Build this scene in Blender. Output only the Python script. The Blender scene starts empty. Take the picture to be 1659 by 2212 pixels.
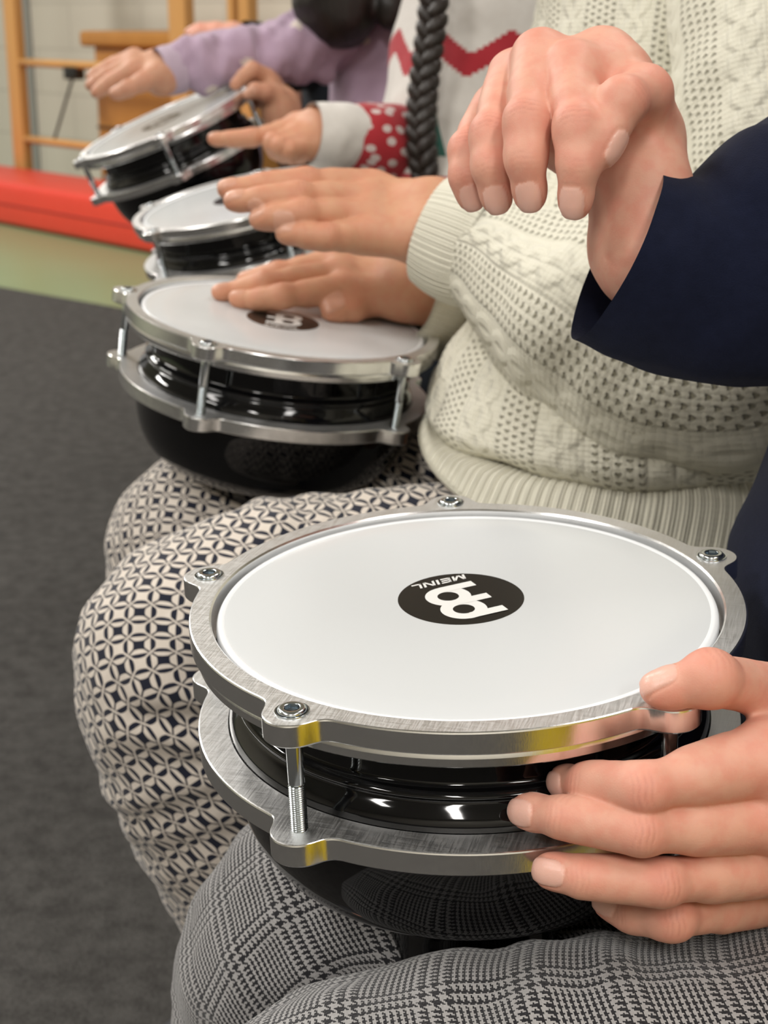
import bpy, bmesh, math
import numpy as np
from mathutils import Vector, Matrix

# ------------------------------------------------------------------ camera, light, exposure
SC = bpy.context.scene
COL = SC.collection
PITCH = math.radians(18.0)
FPX = 3324.0
PW, PH = 1659.0, 2212.0
CAM = np.array([0.0, 0.0, 0.80])
RIGHT = np.array([1.0, 0, 0])
FWD = np.array([0, math.cos(PITCH), -math.sin(PITCH)])
UPV = np.array([0, math.sin(PITCH), math.cos(PITCH)])
cam = bpy.data.cameras.new('camera')
cam.sensor_fit = 'VERTICAL'
cam.sensor_height = 36.0
cam.lens = FPX / PH * 36.0
cam.clip_start = 0.02
cam.dof.use_dof = True
cam.dof.focus_distance = 0.545
cam.dof.aperture_fstop = 19.0
co = bpy.data.objects.new('camera', cam)
COL.objects.link(co)
co.location = CAM
co.rotation_euler = (math.radians(90) - PITCH, 0, 0)
SC.camera = co
SC.view_settings.view_transform = 'Standard'
SC.view_settings.look = 'None'
SC.view_settings.gamma = 1.0
SC.view_settings.use_curve_mapping = False
SC.view_settings.exposure = -0.10

world = bpy.data.worlds.new('hall_air')
SC.world = world
world.use_nodes = True
world.node_tree.nodes['Background'].inputs[0].default_value = (1.0, 0.96, 0.91, 1)
world.node_tree.nodes['Background'].inputs[1].default_value = 0.62

def area_light(name, loc, size, power, color=(1.0, 0.965, 0.92), rot=(0, 0, 0)):
    l = bpy.data.lights.new(name, 'AREA')
    l.shape = 'RECTANGLE'
    l.size, l.size_y = size
    l.energy = power
    l.color = color
    o = bpy.data.objects.new(name, l)
    COL.objects.link(o)
    o.location = loc
    o.rotation_euler = rot
    return o
for i, (x, y, p) in enumerate([(-1.7, 0.4, 30), (-1.7, 3.2, 44), (1.1, -0.7, 34), (1.0, 2.0, 26), (-4.2, 2.6, 135), (-0.6, -2.8, 80), (-3.0, 5.0, 125), (-2.6, -1.4, 70), (1.4, -3.0, 60)]):
    area_light('ceiling_and_fill_lamp', (x, y, 3.28), (0.32, 1.5), p)  # hall ceiling lights, plus ones behind the camera added as fill for the figures

# ------------------------------------------------------------------ helpers
def U(px, py, dep):
    return CAM + dep * (FWD + RIGHT * (px - PW / 2) / FPX - UPV * (py - PH / 2) / FPX)
def ray(px, py):
    return FWD + RIGHT * (px - PW / 2) / FPX - UPV * (py - PH / 2) / FPX
def on_z(px, py, z):
    r = ray(px, py)
    return CAM + r * (z - CAM[2]) / r[2]
def on_plane(px, py, P, n):
    r = ray(px, py)
    return CAM + r * (np.dot(P - CAM, n) / np.dot(r, n))
def on_cyl(px, py, c, R):
    r = ray(px, py)
    a = r[0]**2 + r[1]**2
    o = CAM[:2] - c[:2]
    b = o @ r[:2]
    k = o @ o - R * R
    disc = max(b * b - a * k, 0)
    return CAM + r * ((-b - math.sqrt(disc)) / a)
def nrm(v):
    v = np.asarray(v, float)
    return v / (np.linalg.norm(v) + 1e-12)

def tag(o, label=None, cat=None, group=None, kind=None):
    for k, v in (('label', label), ('category', cat), ('group', group), ('kind', kind)):
        if v:
            o[k] = v
    return o
OFF = {}    # object name -> world origin its mesh is stored about
def empty(name, loc, local=False, **kw):
    o = bpy.data.objects.new(name, None)
    OFF[o.name] = np.zeros(3) if local else np.array(loc, float)
    COL.objects.link(o)
    o.location = loc
    o.empty_display_size = 0.05
    return tag(o, **kw)
def mesh_obj(name, verts, faces, mats, parent=None, uv=None, smooth=True, fmat=None, attr=None):
    """verts are world coordinates unless the parent has its own matrix; uv is one pair per loop"""
    me = bpy.data.meshes.new(name)
    verts = np.asarray(verts, float)
    if parent is not None:
        verts = verts - OFF[parent.name]
    me.from_pydata([tuple(v) for v in verts], [], [tuple(int(i) for i in f) for f in faces])
    if not isinstance(mats, (list, tuple)):
        mats = [mats]
    for m in mats:
        me.materials.append(m)
    if fmat is not None:
        me.polygons.foreach_set('material_index', np.asarray(fmat, np.int32))
    if uv is not None:
        l = me.uv_layers.new(name='UVMap')
        l.data.foreach_set('uv', np.asarray(uv, np.float32).ravel())
    if attr is not None:
        a = me.color_attributes.new('tone', 'FLOAT_COLOR', 'POINT')
        a.data.foreach_set('color', np.asarray(attr, np.float32).ravel())
    me.polygons.foreach_set('use_smooth', np.full(len(me.polygons), smooth, bool))
    bm = bmesh.new()
    bm.from_mesh(me)
    bmesh.ops.recalc_face_normals(bm, faces=bm.faces)
    bm.to_mesh(me)
    bm.free()
    o = bpy.data.objects.new(name, me)
    COL.objects.link(o)
    if parent is not None:
        o.parent = parent
        OFF[o.name] = OFF[parent.name]
    return o
def sharp(o, deg=35):
    me = o.data
    bm = bmesh.new()
    bm.from_mesh(me)
    a = math.radians(deg)
    for e in bm.edges:
        if len(e.link_faces) == 2 and e.calc_face_angle(0) > a:
            e.smooth = False
    bm.to_mesh(me)
    bm.free()
    return o

class Geo:
    """collects pieces of one mesh"""
    def __init__(s):
        s.v, s.f, s.u, s.m, s.n = [], [], [], [], 0
    def add(s, v, f, uv=None, mat=0):
        v = np.asarray(v, float).reshape(-1, 3)
        for q in f:
            s.f.append([int(i) + s.n for i in q])
            s.m.append(mat)
        if uv is None:
            uv = np.zeros((sum(len(q) for q in f), 2))
        s.u.append(np.asarray(uv, float).reshape(-1, 2))
        s.v.append(v)
        s.n += len(v)
        return s
    def box(s, c, size, mat=0, R=None, bev=0.0):
        sx, sy, sz = [k / 2 for k in size]
        if bev <= 0:
            v = np.array([[x, y, z] for x in (-sx, sx) for y in (-sy, sy) for z in (-sz, sz)])
            f = [(0, 1, 3, 2), (4, 6, 7, 5), (0, 4, 5, 1), (2, 3, 7, 6), (0, 2, 6, 4), (1, 5, 7, 3)]
        else:
            bm = bmesh.new()
            bmesh.ops.create_cube(bm, size=1)
            for q in bm.verts:
                q.co = Vector((q.co.x * size[0], q.co.y * size[1], q.co.z * size[2]))
            bmesh.ops.bevel(bm, geom=bm.edges[:], offset=bev, segments=3, profile=.5, affect='EDGES')
            v = np.array([q.co[:] for q in bm.verts])
            bm.verts.index_update()
            f = [[q.index for q in p.verts] for p in bm.faces]
            bm.free()
        if R is not None:
            v = v @ np.asarray(R).T
        return s.add(v + np.asarray(c, float), f, None, mat)
    def build(s, name, mats, parent=None, smooth=True, uv=True):
        return mesh_obj(name, np.concatenate(s.v), s.f, mats, parent, np.concatenate(s.u) if uv else None, smooth, s.m)

def cat_rom(P, n):
    """resample rows of P (k x d) to n rows"""
    P = np.asarray(P, float)
    k = len(P)
    Q = np.vstack([2 * P[0] - P[1], P, 2 * P[-1] - P[-2]])
    t = np.linspace(0, k - 1, n)
    i = np.minimum(t.astype(int), k - 2)
    f = (t - i)[:, None]
    a, b, c, d = Q[i], Q[i + 1], Q[i + 2], Q[i + 3]
    return .5 * (2 * b + (c - a) * f + (2 * a - 5 * b + 4 * c - d) * f**2 + (3 * b - a - 3 * c + d) * f**3)

def hash3(i, j, k):
    h = (i * 374761393 + j * 668265263 + k * 2147483647 + 12345) & 0xffffffff
    h = ((h ^ (h >> 13)) * 1274126177) & 0xffffffff
    return ((h ^ (h >> 16)) & 0xffff) / 65535.0 * 2 - 1
def vnoise(P, s=1.0):
    P = np.asarray(P, float) * s
    i = np.floor(P).astype(np.int64)
    f = P - i
    f = f * f * (3 - 2 * f)
    out = 0
    for dx in (0, 1):
        for dy in (0, 1):
            for dz in (0, 1):
                w = (f[:, 0] if dx else 1 - f[:, 0]) * (f[:, 1] if dy else 1 - f[:, 1]) * (f[:, 2] if dz else 1 - f[:, 2])
                out = out + w * hash3(i[:, 0] + dx, i[:, 1] + dy, i[:, 2] + dz)
    return out

def loft_geo(rings, nu=48, nv=40, disp=None, cap=(True, True), power=2.0, geo=None, mat=0, arc=False):
    """rings: list of (centre, a, b) half-axes; returns closed tube with metric UVs (around, along)"""
    A = np.array([np.concatenate([np.asarray(c, float), np.asarray(a, float), np.asarray(b, float)]) for c, a, b in rings])
    A = cat_rom(A, nv)
    th = np.linspace(0, 2 * np.pi, nu, endpoint=False)
    ct, st = np.cos(th), np.sin(th)
    if power != 2.0:
        ct = np.sign(ct) * np.abs(ct)**(2 / power)
        st = np.sign(st) * np.abs(st)**(2 / power)
    V = A[:, None, :3] + ct[None, :, None] * A[:, None, 3:6] + st[None, :, None] * A[:, None, 6:9]
    cl = np.concatenate([[0], np.cumsum(np.linalg.norm(np.diff(A[:, :3], axis=0), axis=1))])
    ra = float(np.mean(np.linalg.norm(A[:, 3:6], axis=1) + np.linalg.norm(A[:, 6:9], axis=1)) / 2)
    per = 2 * np.pi * ra
    uu = np.linspace(0, per, nu + 1)
    if disp is not None:
        N = np.cross(np.roll(V, -1, 1) - np.roll(V, 1, 1), np.gradient(V, axis=0))
        N /= np.linalg.norm(N, axis=2, keepdims=True) + 1e-12
        out = V - A[:, None, :3]
        if np.mean((N * out).sum(2)) < 0:
            N = -N
        uvg = np.stack(np.broadcast_arrays(uu[None, :nu], cl[:, None]), -1)
        dd = disp(V.reshape(-1, 3), uvg.reshape(-1, 2)).reshape(nv, nu, 1)
        V = V + N * dd
    verts = V.reshape(-1, 3)
    CV = np.repeat(cl[:, None], nu + 1, 1)
    if arc:      # each column keeps its own length so a print is not stretched over a bent knee
        seg = np.linalg.norm(np.diff(V, axis=0), axis=2)
        for _ in range(3):
            seg = (seg + np.roll(seg, 1, 1) + np.roll(seg, -1, 1)) / 3
        q = np.vstack([np.zeros((1, nu)), np.cumsum(seg, 0)])
        q = q - q[nv // 2] + 1.0
        CV = np.hstack([q, q[:, :1]])
    f, uv = [], []
    for i in range(nv - 1):
        for j in range(nu):
            j2 = (j + 1) % nu
            f.append((i * nu + j, i * nu + j2, (i + 1) * nu + j2, (i + 1) * nu + j))
            uv += [(uu[j], CV[i, j]), (uu[j + 1], CV[i, j + 1]), (uu[j + 1], CV[i + 1, j + 1]), (uu[j], CV[i + 1, j])]
    extra = []
    n0 = len(verts)
    for end, use in ((0, cap[0]), (nv - 1, cap[1])):
        if use:
            extra.append(V[end].mean(0))
            c = n0 + len(extra) - 1
            for j in range(nu):
                f.append((end * nu + j, end * nu + (j + 1) % nu, c))
                uv += [(uu[j], cl[end]), (uu[j + 1], cl[end]), (uu[j], cl[end] + .01)]
    if extra:
        verts = np.vstack([verts, extra])
    if geo is None:
        geo = Geo()
    geo.add(verts, f, uv, mat)
    return geo
def limb_rings(pts, rad, ref, squash=None):
    """rings along a polyline; ref is a vector never parallel to it; angle 0 faces cross(t, ref)"""
    pts = np.array(pts, float)
    out = []
    for i in range(len(pts)):
        t = nrm(pts[min(i + 1, len(pts) - 1)] - pts[max(i - 1, 0)])
        a = nrm(np.cross(t, ref))
        b = nrm(np.cross(a, t))
        r = rad[i]
        ra, rb = (r if isinstance(r, tuple) else (r, r))
        out.append((pts[i], a * ra, b * rb))
    return out

# signed distance modelling -------------------------------------------------
def smin(a, b, k):
    h = np.clip(.5 + .5 * (b - a) / k, 0, 1)
    return b * (1 - h) + a * h - k * h * (1 - h)
def cone(P, a, b, ra, rb):
    ba = b - a
    t = np.clip(((P - a) @ ba) / (ba @ ba + 1e-12), 0, 1)
    return np.linalg.norm(P - a - t[:, None] * ba, axis=1) - (ra + (rb - ra) * t)
def ball(P, c, r):
    return np.linalg.norm(P - c, axis=1) - r
def ellip(P, c, R, rad):
    q = (P - c) @ np.asarray(R).T
    rad = np.asarray(rad, float)
    k0 = np.linalg.norm(q / rad, axis=1)
    k1 = np.linalg.norm(q / rad**2, axis=1)
    return k0 * (k0 - 1) / (k1 + 1e-9)
def surface_nets(fn, lo, hi, h, B=8):
    lo = np.asarray(lo, float)
    n = np.ceil((np.asarray(hi) - lo) / h / B).astype(int) * B
    nb = n // B
    bi = np.stack(np.meshgrid(*[np.arange(k) for k in nb], indexing='ij'), -1).reshape(-1, 3)
    dc = fn(lo + (bi * B + (B - 1) / 2) * h)
    reach = (B / 2 + 1) * h * 1.7321 + 2 * h + .006
    vals = np.empty(n)
    v6 = vals.reshape(nb[0], B, nb[1], B, nb[2], B)
    loc = np.stack(np.meshgrid(*[np.arange(B)] * 3, indexing='ij'), -1).reshape(-1, 3)
    near = np.abs(dc) < reach
    for q, d in zip(bi[~near], dc[~near]):
        v6[q[0], :, q[1], :, q[2], :] = d
    sel = bi[near]
    for s in range(0, len(sel), 600):
        b = sel[s:s + 600]
        P = lo + (b[:, None, :] * B + loc[None]) * h
        d = fn(P.reshape(-1, 3)).reshape(len(b), B, B, B)
        for q, dd in zip(b, d):
            v6[q[0], :, q[1], :, q[2], :] = dd
    inside = vals < 0
    c = [inside[i:n[0] - 1 + i, j:n[1] - 1 + j, k:n[2] - 1 + k] for i in (0, 1) for j in (0, 1) for k in (0, 1)]
    tot = sum(x.astype(np.int8) for x in c)
    cell = (tot > 0) & (tot < 8)
    idx = np.full(cell.shape, -1, np.int64)
    ci = np.argwhere(cell)
    idx[cell] = np.arange(len(ci))
    acc = np.zeros((len(ci), 3))
    cnt = np.zeros(len(ci))
    offs = [np.array(o) for o in ((0, 0, 0), (0, 0, 1), (0, 1, 0), (0, 1, 1), (1, 0, 0), (1, 0, 1), (1, 1, 0), (1, 1, 1))]
    for x in range(8):
        for y in range(x + 1, 8):
            if np.abs(offs[x] - offs[y]).sum() != 1:
                continue
            a = ci + offs[x]
            b = ci + offs[y]
            va, vb = vals[tuple(a.T)], vals[tuple(b.T)]
            m = (va < 0) != (vb < 0)
            t = np.where(m, va / (va - vb + 1e-15), 0)
            acc += np.where(m[:, None], a + t[:, None] * (b - a), 0)
            cnt += m
    V = lo + acc / cnt[:, None] * h
    F = []
    for ax in range(3):
        o1, o2 = [k for k in range(3) if k != ax]
        sl0 = [slice(1, n[k] - 1) for k in range(3)]
        sl0[ax] = slice(0, n[ax] - 1)
        sl1 = list(sl0)
        sl1[ax] = slice(1, n[ax])
        cr = np.argwhere(inside[tuple(sl0)] != inside[tuple(sl1)])
        base = cr.copy()
        base[:, o1] += 1
        base[:, o2] += 1
        q = []
        for d1, d2 in ((-1, -1), (0, -1), (0, 0), (-1, 0)):
            w = base.copy()
            w[:, o1] += d1
            w[:, o2] += d2
            q.append(idx[tuple(w.T)])
        F.append(np.stack(q, 1))
    F = np.concatenate(F)
    F = F[(F >= 0).all(1)]
    return V, F
def relax(V, F, it=2, lam=.5):
    e = np.concatenate([F[:, [0, 1]], F[:, [1, 2]], F[:, [2, 3]], F[:, [3, 0]]])
    e = np.concatenate([e, e[:, ::-1]])
    deg = np.bincount(e[:, 0], minlength=len(V))[:, None]
    for k in range(it):
        s = np.stack([np.bincount(e[:, 0], V[e[:, 1], a], minlength=len(V)) for a in range(3)], 1)
        L = s / np.maximum(deg, 1) - V
        V = V + (lam if k % 2 == 0 else -lam * .9) * L
    return V

# ------------------------------------------------------------------ materials
class NG:
    def __init__(s, name):
        s.mat = bpy.data.materials.new(name)
        s.mat.use_nodes = True
        s.t = s.mat.node_tree
        s.b = s.t.nodes['Principled BSDF']
    def node(s, typ, **kw):
        n = s.t.nodes.new(typ)
        for k, v in kw.items():
            setattr(n, k, v)
        return n
    def put(s, sock, v):
        if isinstance(v, bpy.types.NodeSocket):
            s.t.links.new(v, sock)
        elif isinstance(v, (tuple, list)) and len(v) == 3 and sock.type == 'RGBA':
            sock.default_value = (*v, 1)
        else:
            sock.default_value = v
    def m(s, op, a, b=None, c=None):
        n = s.node('ShaderNodeMath', operation=op)
        for i, v in enumerate((a, b, c)):
            if v is not None:
                s.put(n.inputs[i], v)
        return n.outputs[0]
    def uv(s):
        n = s.node('ShaderNodeUVMap')
        n.uv_map = 'UVMap'
        x = s.node('ShaderNodeSeparateXYZ')
        s.t.links.new(n.outputs[0], x.inputs[0])
        return x.outputs[0], x.outputs[1]
    def obj(s):
        return s.node('ShaderNodeTexCoord').outputs['Object']
    def noise(s, scale, detail=3, vec=None, rough=.5, dist=0.0):
        n = s.node('ShaderNodeTexNoise')
        n.inputs['Scale'].default_value = scale
        n.inputs['Detail'].default_value = detail
        n.inputs['Roughness'].default_value = rough
        n.inputs['Distortion'].default_value = dist
        s.t.links.new(vec if vec is not None else s.obj(), n.inputs['Vector'])
        return n.outputs[0]
    def mapping(s, vec, scale=(1, 1, 1), rot=(0, 0, 0)):
        n = s.node('ShaderNodeMapping')
        n.inputs['Scale'].default_value = scale
        n.inputs['Rotation'].default_value = rot
        s.t.links.new(vec, n.inputs['Vector'])
        return n.outputs[0]
    def mix(s, f, a, b):
        n = s.node('ShaderNodeMix', data_type='RGBA')
        s.put(n.inputs[0], f)
        s.put(n.inputs[6], a)
        s.put(n.inputs[7], b)
        return n.outputs[2]
    def ramp(s, f, a, b):
        return s.m('SMOOTHSTEP' if False else 'MULTIPLY', 1.0, s.mr(f, a, b))
    def mr(s, f, a, b, c=0.0, d=1.0):
        n = s.node('ShaderNodeMapRange', interpolation_type='SMOOTHSTEP')
        for i, v in enumerate((f, a, b, c, d)):
            s.put(n.inputs[i], v)
        return n.outputs[0]
    def bump(s, h, dist=.001, strength=1.0):
        n = s.node('ShaderNodeBump')
        n.inputs['Distance'].default_value = dist
        n.inputs['Strength'].default_value = strength
        s.t.links.new(h, n.inputs['Height'])
        s.t.links.new(n.outputs[0], s.b.inputs['Normal'])
    def set(s, **kw):
        for k, v in kw.items():
            s.put(s.b.inputs[k], v)
        return s
def plain(name, col, rough=.5, metal=0.0, **kw):
    g = NG(name)
    g.set(**{'Base Color': col, 'Roughness': rough, 'Metallic': metal})
    g.set(**kw)
    return g.mat

def mat_aluminium(name, rough, scratch):
    g = NG(name)
    v = g.mapping(g.obj(), (1, 1, 1))
    n1 = g.noise(1700, 3, g.mapping(g.obj(), (1.0, .05, .3), (0, 0, .5)), .6)
    n2 = g.noise(60, 3)
    n3 = g.noise(1300, 2, g.mapping(g.obj(), (.05, 1.0, .3), (0, 0, -.3)), .6)
    s = g.m('ADD', g.m('MULTIPLY', n1, .6), g.m('MULTIPLY', n3, .4))
    st = g.mr(s, .38, .62)
    g.set(**{'Base Color': g.mix(g.m('ADD', g.m('MULTIPLY', n2, .4), g.m('MULTIPLY', st, .6 * min(scratch, 1))), (.77, .77, .765), (.88, .88, .875)), 'Metallic': 1.0,
             'Roughness': g.m('ADD', rough - .05 * scratch, g.m('MULTIPLY', st, .11 * scratch))})
    g.bump(s, .00008 * scratch, 1.0)
    return g.mat
M_ALU = mat_aluminium('brushed_aluminium', .44, 1.0)
M_ALU_SIDE = mat_aluminium('polished_aluminium', .21, .35)
M_ZINC = plain('zinc_steel', (.62, .66, .68), .18, 1.0)
M_GAP_SHADE = plain('painted_gap_shade', (.03, .032, .035), .5, .6)  # shade around the screw heads painted as a dark disc, no hole is cut
M_BLACK = plain('black_gloss_paint', (.003, .003, .0034), .06, 0.0, **{'Specular IOR Level': .42})
M_HEADWHITE = plain('white_drum_skin', (.61, .63, .64), .17, 0.0, **{'Specular IOR Level': .42})
M_HEADEDGE = plain('skin_hoop', (.80, .82, .84), .3)
M_LOGO = plain('black_print', (.012, .011, .010), .22)
M_PRINT = plain('white_print', (.82, .82, .80), .25)

def mat_skin(name, base, red, nail):
    g = NG(name)
    a = g.node('ShaderNodeAttribute', attribute_name='tone')
    sp = g.node('ShaderNodeSeparateColor')
    g.t.links.new(a.outputs['Color'], sp.inputs[0])
    n = g.noise(140, 4)
    mot = g.mr(n, .35, .7)
    c = g.mix(g.m('MULTIPLY', mot, .38), base, red)
    c = g.mix(sp.outputs[0], c, red)
    c = g.mix(sp.outputs[1], c, nail)
    c = g.mix(sp.outputs[2], c, tuple(k * .62 for k in red))
    g.set(**{'Base Color': c, 'Roughness': g.m('SUBTRACT', .52, g.m('MULTIPLY', sp.outputs[1], .22)),
             'Subsurface Weight': .16, 'Subsurface Radius': (.9, .35, .2), 'Subsurface Scale': .004, 'Specular IOR Level': .35})
    fine = g.noise(1500, 2)
    g.bump(fine, .0002, .35)
    return g.mat
M_SKIN_A = mat_skin('skin_fair', (.69, .37, .270), (.66, .225, .165), (.74, .44, .36))
M_SKIN_B = mat_skin('skin_tan', (.60, .315, .190), (.57, .215, .135), (.62, .335, .235))
M_SKIN_C = mat_skin('skin_brown', (.55, .30, .19), (.52, .215, .14), (.57, .305, .21))

def fuzz(g, dist=.0004, scale=1800, strength=.6, extra=None):
    n = g.noise(scale, 3)
    h = n if extra is None else g.m('ADD', g.m('MULTIPLY', n, .35), extra)
    g.bump(h, dist, strength)
CLOTH = {'Roughness': .92, 'Sheen Weight': .25, 'Sheen Roughness': .5, 'Specular IOR Level': .15}

def mat_houndstooth():
    g = NG('houndstooth_wool')
    u, v = g.uv()
    t = .00060
    wob = g.noise(700, 2)
    wo = g.m('MULTIPLY', g.m('SUBTRACT', wob, .5), .9)
    us = g.m('ADD', g.m('DIVIDE', u, t), wo)
    vs = g.m('ADD', g.m('DIVIDE', v, t), wo)
    i, j = g.m('FLOOR', us), g.m('FLOOR', vs)
    def thread(k):
        blk = g.m('LESS_THAN', g.m('MODULO', g.m('ADD', k, 6400.0), 56.0), 32.0)
        a = g.m('LESS_THAN', g.m('MODULO', g.m('ADD', k, 6400.0), 4.0), 2.0)
        b = g.m('LESS_THAN', g.m('MODULO', g.m('ADD', k, 6400.0), 8.0), 4.0)
        return g.m('ADD', g.m('MULTIPLY', blk, a), g.m('MULTIPLY', g.m('SUBTRACT', 1.0, blk), b))
    wc, vc = thread(i), thread(j)
    over = g.m('LESS_THAN', g.m('MODULO', g.m('ADD', g.m('ADD', i, j), 12800.0), 4.0), 2.0)
    dark = g.m('ADD', g.m('MULTIPLY', over, wc), g.m('MULTIPLY', g.m('SUBTRACT', 1.0, over), vc))
    pale = g.mix(g.noise(900, 3), (.27, .262, .26), (.41, .40, .395))
    ink = g.mix(g.noise(500, 2), (.008, .008, .011), (.028, .027, .030))
    g.set(**{'Base Color': g.mix(dark, pale, ink), **CLOTH})
    fuzz(g, .0006, 1400, .8)
    return g.mat
M_HOUND = mat_houndstooth()

def mat_petals():
    g = NG('petal_print_cotton')
    u, v = g.uv()
    PER = .0172
    def tri(w):
        return g.m('MULTIPLY', g.m('ABSOLUTE', g.m('SUBTRACT', g.m('FRACT', g.m('DIVIDE', g.m('ADD', w, 3.0), PER)), .5)), 2.0)
    x, y = tri(u), tri(v)
    def dist(p, q):
        return g.m('SQRT', g.m('ADD', g.m('POWER', p, 2.0), g.m('POWER', q, 2.0)))
    d0, d1 = dist(x, y), dist(g.m('SUBTRACT', 1.0, x), g.m('SUBTRACT', 1.0, y))
    far0 = g.m('MAXIMUM', g.m('GREATER_THAN', d0, 1.07), g.m('GREATER_THAN', g.m('MAXIMUM', x, y), .935))
    lens = g.m('MULTIPLY', g.m('LESS_THAN', d0, 1.07), g.m('LESS_THAN', d1, 1.03))
    half = g.m('LESS_THAN', g.m('ADD', x, y), 1.0)
    edge = g.m('GREATER_THAN', g.m('MINIMUM', x, y), .065)
    ink = g.m('MAXIMUM', g.m('MULTIPLY', far0, edge), g.m('MULTIPLY', g.m('MULTIPLY', lens, half), edge))
    cr = g.mix(g.noise(300, 2), (.60, .53, .46), (.68, .62, .55))
    g.set(**{'Base Color': g.mix(ink, cr, (.013, .015, .028)), **CLOTH})
    fuzz(g, .0003, 1800, .5)
    return g.mat
M_PETAL = mat_petals()

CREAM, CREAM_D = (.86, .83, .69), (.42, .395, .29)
def mat_knit(name, mode):
    """mode: 'rib' narrow ribs along v, 'cable' alternating cable and eyelet columns, 'fine' dense rib"""
    g = NG(name)
    u, v = g.uv()
    if mode == 'fine' or mode == 'rib':
        p = .0021 if mode == 'fine' else .0058
        h = g.m('ABSOLUTE', g.m('SINE', g.m('MULTIPLY', u, math.pi / p)))
        s = g.m('ABSOLUTE', g.m('SINE', g.m('MULTIPLY', v, math.pi / .0026)))
        hh = g.m('ADD', g.m('MULTIPLY', h, .8), g.m('MULTIPLY', s, .2))
        g.set(**{'Base Color': g.mix(g.mr(hh, .05, .5), (.70, .67, .55), CREAM), **CLOTH})  # shade in the grooves between ribs is put into the colour
        fuzz(g, .0012 if mode == 'fine' else .002, 1500, .9, hh)
        return g.mat
    # columns
    W = .060
    cu = g.m('FRACT', g.m('DIVIDE', u, W))
    eye_on = g.m('LESS_THAN', cu, .50)
    # eyelet lattice: slanted stitches
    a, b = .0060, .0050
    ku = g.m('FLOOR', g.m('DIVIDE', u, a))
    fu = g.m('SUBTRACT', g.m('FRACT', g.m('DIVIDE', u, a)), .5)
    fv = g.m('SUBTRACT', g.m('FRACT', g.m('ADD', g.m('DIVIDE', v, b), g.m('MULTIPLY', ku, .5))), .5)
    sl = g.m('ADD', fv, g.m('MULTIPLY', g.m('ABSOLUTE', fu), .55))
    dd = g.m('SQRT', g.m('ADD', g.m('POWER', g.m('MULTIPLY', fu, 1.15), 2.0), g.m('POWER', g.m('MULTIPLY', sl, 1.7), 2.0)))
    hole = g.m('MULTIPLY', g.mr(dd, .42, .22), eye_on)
    # cable: braid of two strands
    cx = g.m('MULTIPLY', g.m('SUBTRACT', cu, .75), 4.0)
    ph = g.m('MULTIPLY', v, 2 * math.pi / .036)
    s1 = g.m('ABSOLUTE', g.m('SUBTRACT', cx, g.m('MULTIPLY', g.m('SINE', ph), .42)))
    s2 = g.m('ABSOLUTE', g.m('ADD', cx, g.m('MULTIPLY', g.m('SINE', ph), .42)))
    cab = g.m('MAXIMUM', g.mr(s1, .50, .10), g.mr(s2, .50, .10))
    purl = g.m('ABSOLUTE', g.m('SINE', g.m('MULTIPLY', v, math.pi / .0032)))
    st = g.m('ABSOLUTE', g.m('SINE', g.m('MULTIPLY', u, math.pi / .0036)))
    groove = g.mr(g.m('ABSOLUTE', g.m('SUBTRACT', g.m('ABSOLUTE', g.m('SUBTRACT', cu, .25)), .25)), .05, .0)
    h = g.m('ADD', g.m('MULTIPLY', cab, g.m('SUBTRACT', 1.0, eye_on)), g.m('MULTIPLY', g.m('ADD', purl, st), .13))
    h = g.m('SUBTRACT', h, g.m('MULTIPLY', hole, .9))
    h = g.m('SUBTRACT', h, g.m('MULTIPLY', groove, .5))
    c = g.mix(hole, CREAM, CREAM_D)  # shaded insides of the eyelets painted as darker cream
    g.set(**{'Base Color': c, **CLOTH})
    fuzz(g, .0034, 1300, .9, h)
    return g.mat
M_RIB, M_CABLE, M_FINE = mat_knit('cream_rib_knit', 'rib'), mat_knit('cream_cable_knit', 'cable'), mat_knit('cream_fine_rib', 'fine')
def mat_cloth(name, c1, c2, scale=200):
    g = NG(name)
    g.set(**{'Base Color': g.mix(g.noise(scale, 3), c1, c2), **CLOTH})
    fuzz(g, .0004, 1600, .6)
    return g.mat
M_NAVY = mat_cloth('navy_jersey', (.004, .006, .018), (.008, .011, .030))
M_NAVY.node_tree.nodes['Principled BSDF'].inputs['Sheen Weight'].default_value = .03
M_DARK = mat_cloth('dark_denim', (.008, .010, .014), (.018, .021, .028))
M_DARK.node_tree.nodes['Principled BSDF'].inputs['Sheen Weight'].default_value = .06
def mat_dots(name, base, base2, dot, cell, r, thr):
    g = NG(name)
    u, v = g.uv()
    x = g.node('ShaderNodeCombineXYZ')
    g.put(x.inputs[0], u)
    g.put(x.inputs[1], v)
    vo = g.node('ShaderNodeTexVoronoi', voronoi_dimensions='2D')
    vo.inputs['Scale'].default_value = 1 / cell
    g.t.links.new(x.outputs[0], vo.inputs['Vector'])
    d = g.m('LESS_THAN', g.m('ADD', vo.outputs['Distance'], g.m('MULTIPLY', g.noise(160, 2), .15)), r)
    g.set(**{'Base Color': g.mix(d, g.mix(g.noise(60, 2), base, base2), dot), **CLOTH})
    fuzz(g, .0004, 1500, .6)
    return g.mat
M_LILAC = mat_dots('lilac_sweatshirt', (.40, .29, .39), (.46, .34, .44), (.66, .58, .52), .070, .17, 0)
M_LILAC_PLAIN = mat_cloth('lilac_rib', (.42, .33, .41), (.48, .38, .46))
M_REDKNIT = mat_dots('red_snow_knit', (.36, .022, .03), (.42, .035, .045), (.62, .52, .50), .015, .36, 0)
M_WHITEKNIT = mat_cloth('white_knit', (.66, .62, .58), (.74, .71, .67))
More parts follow.
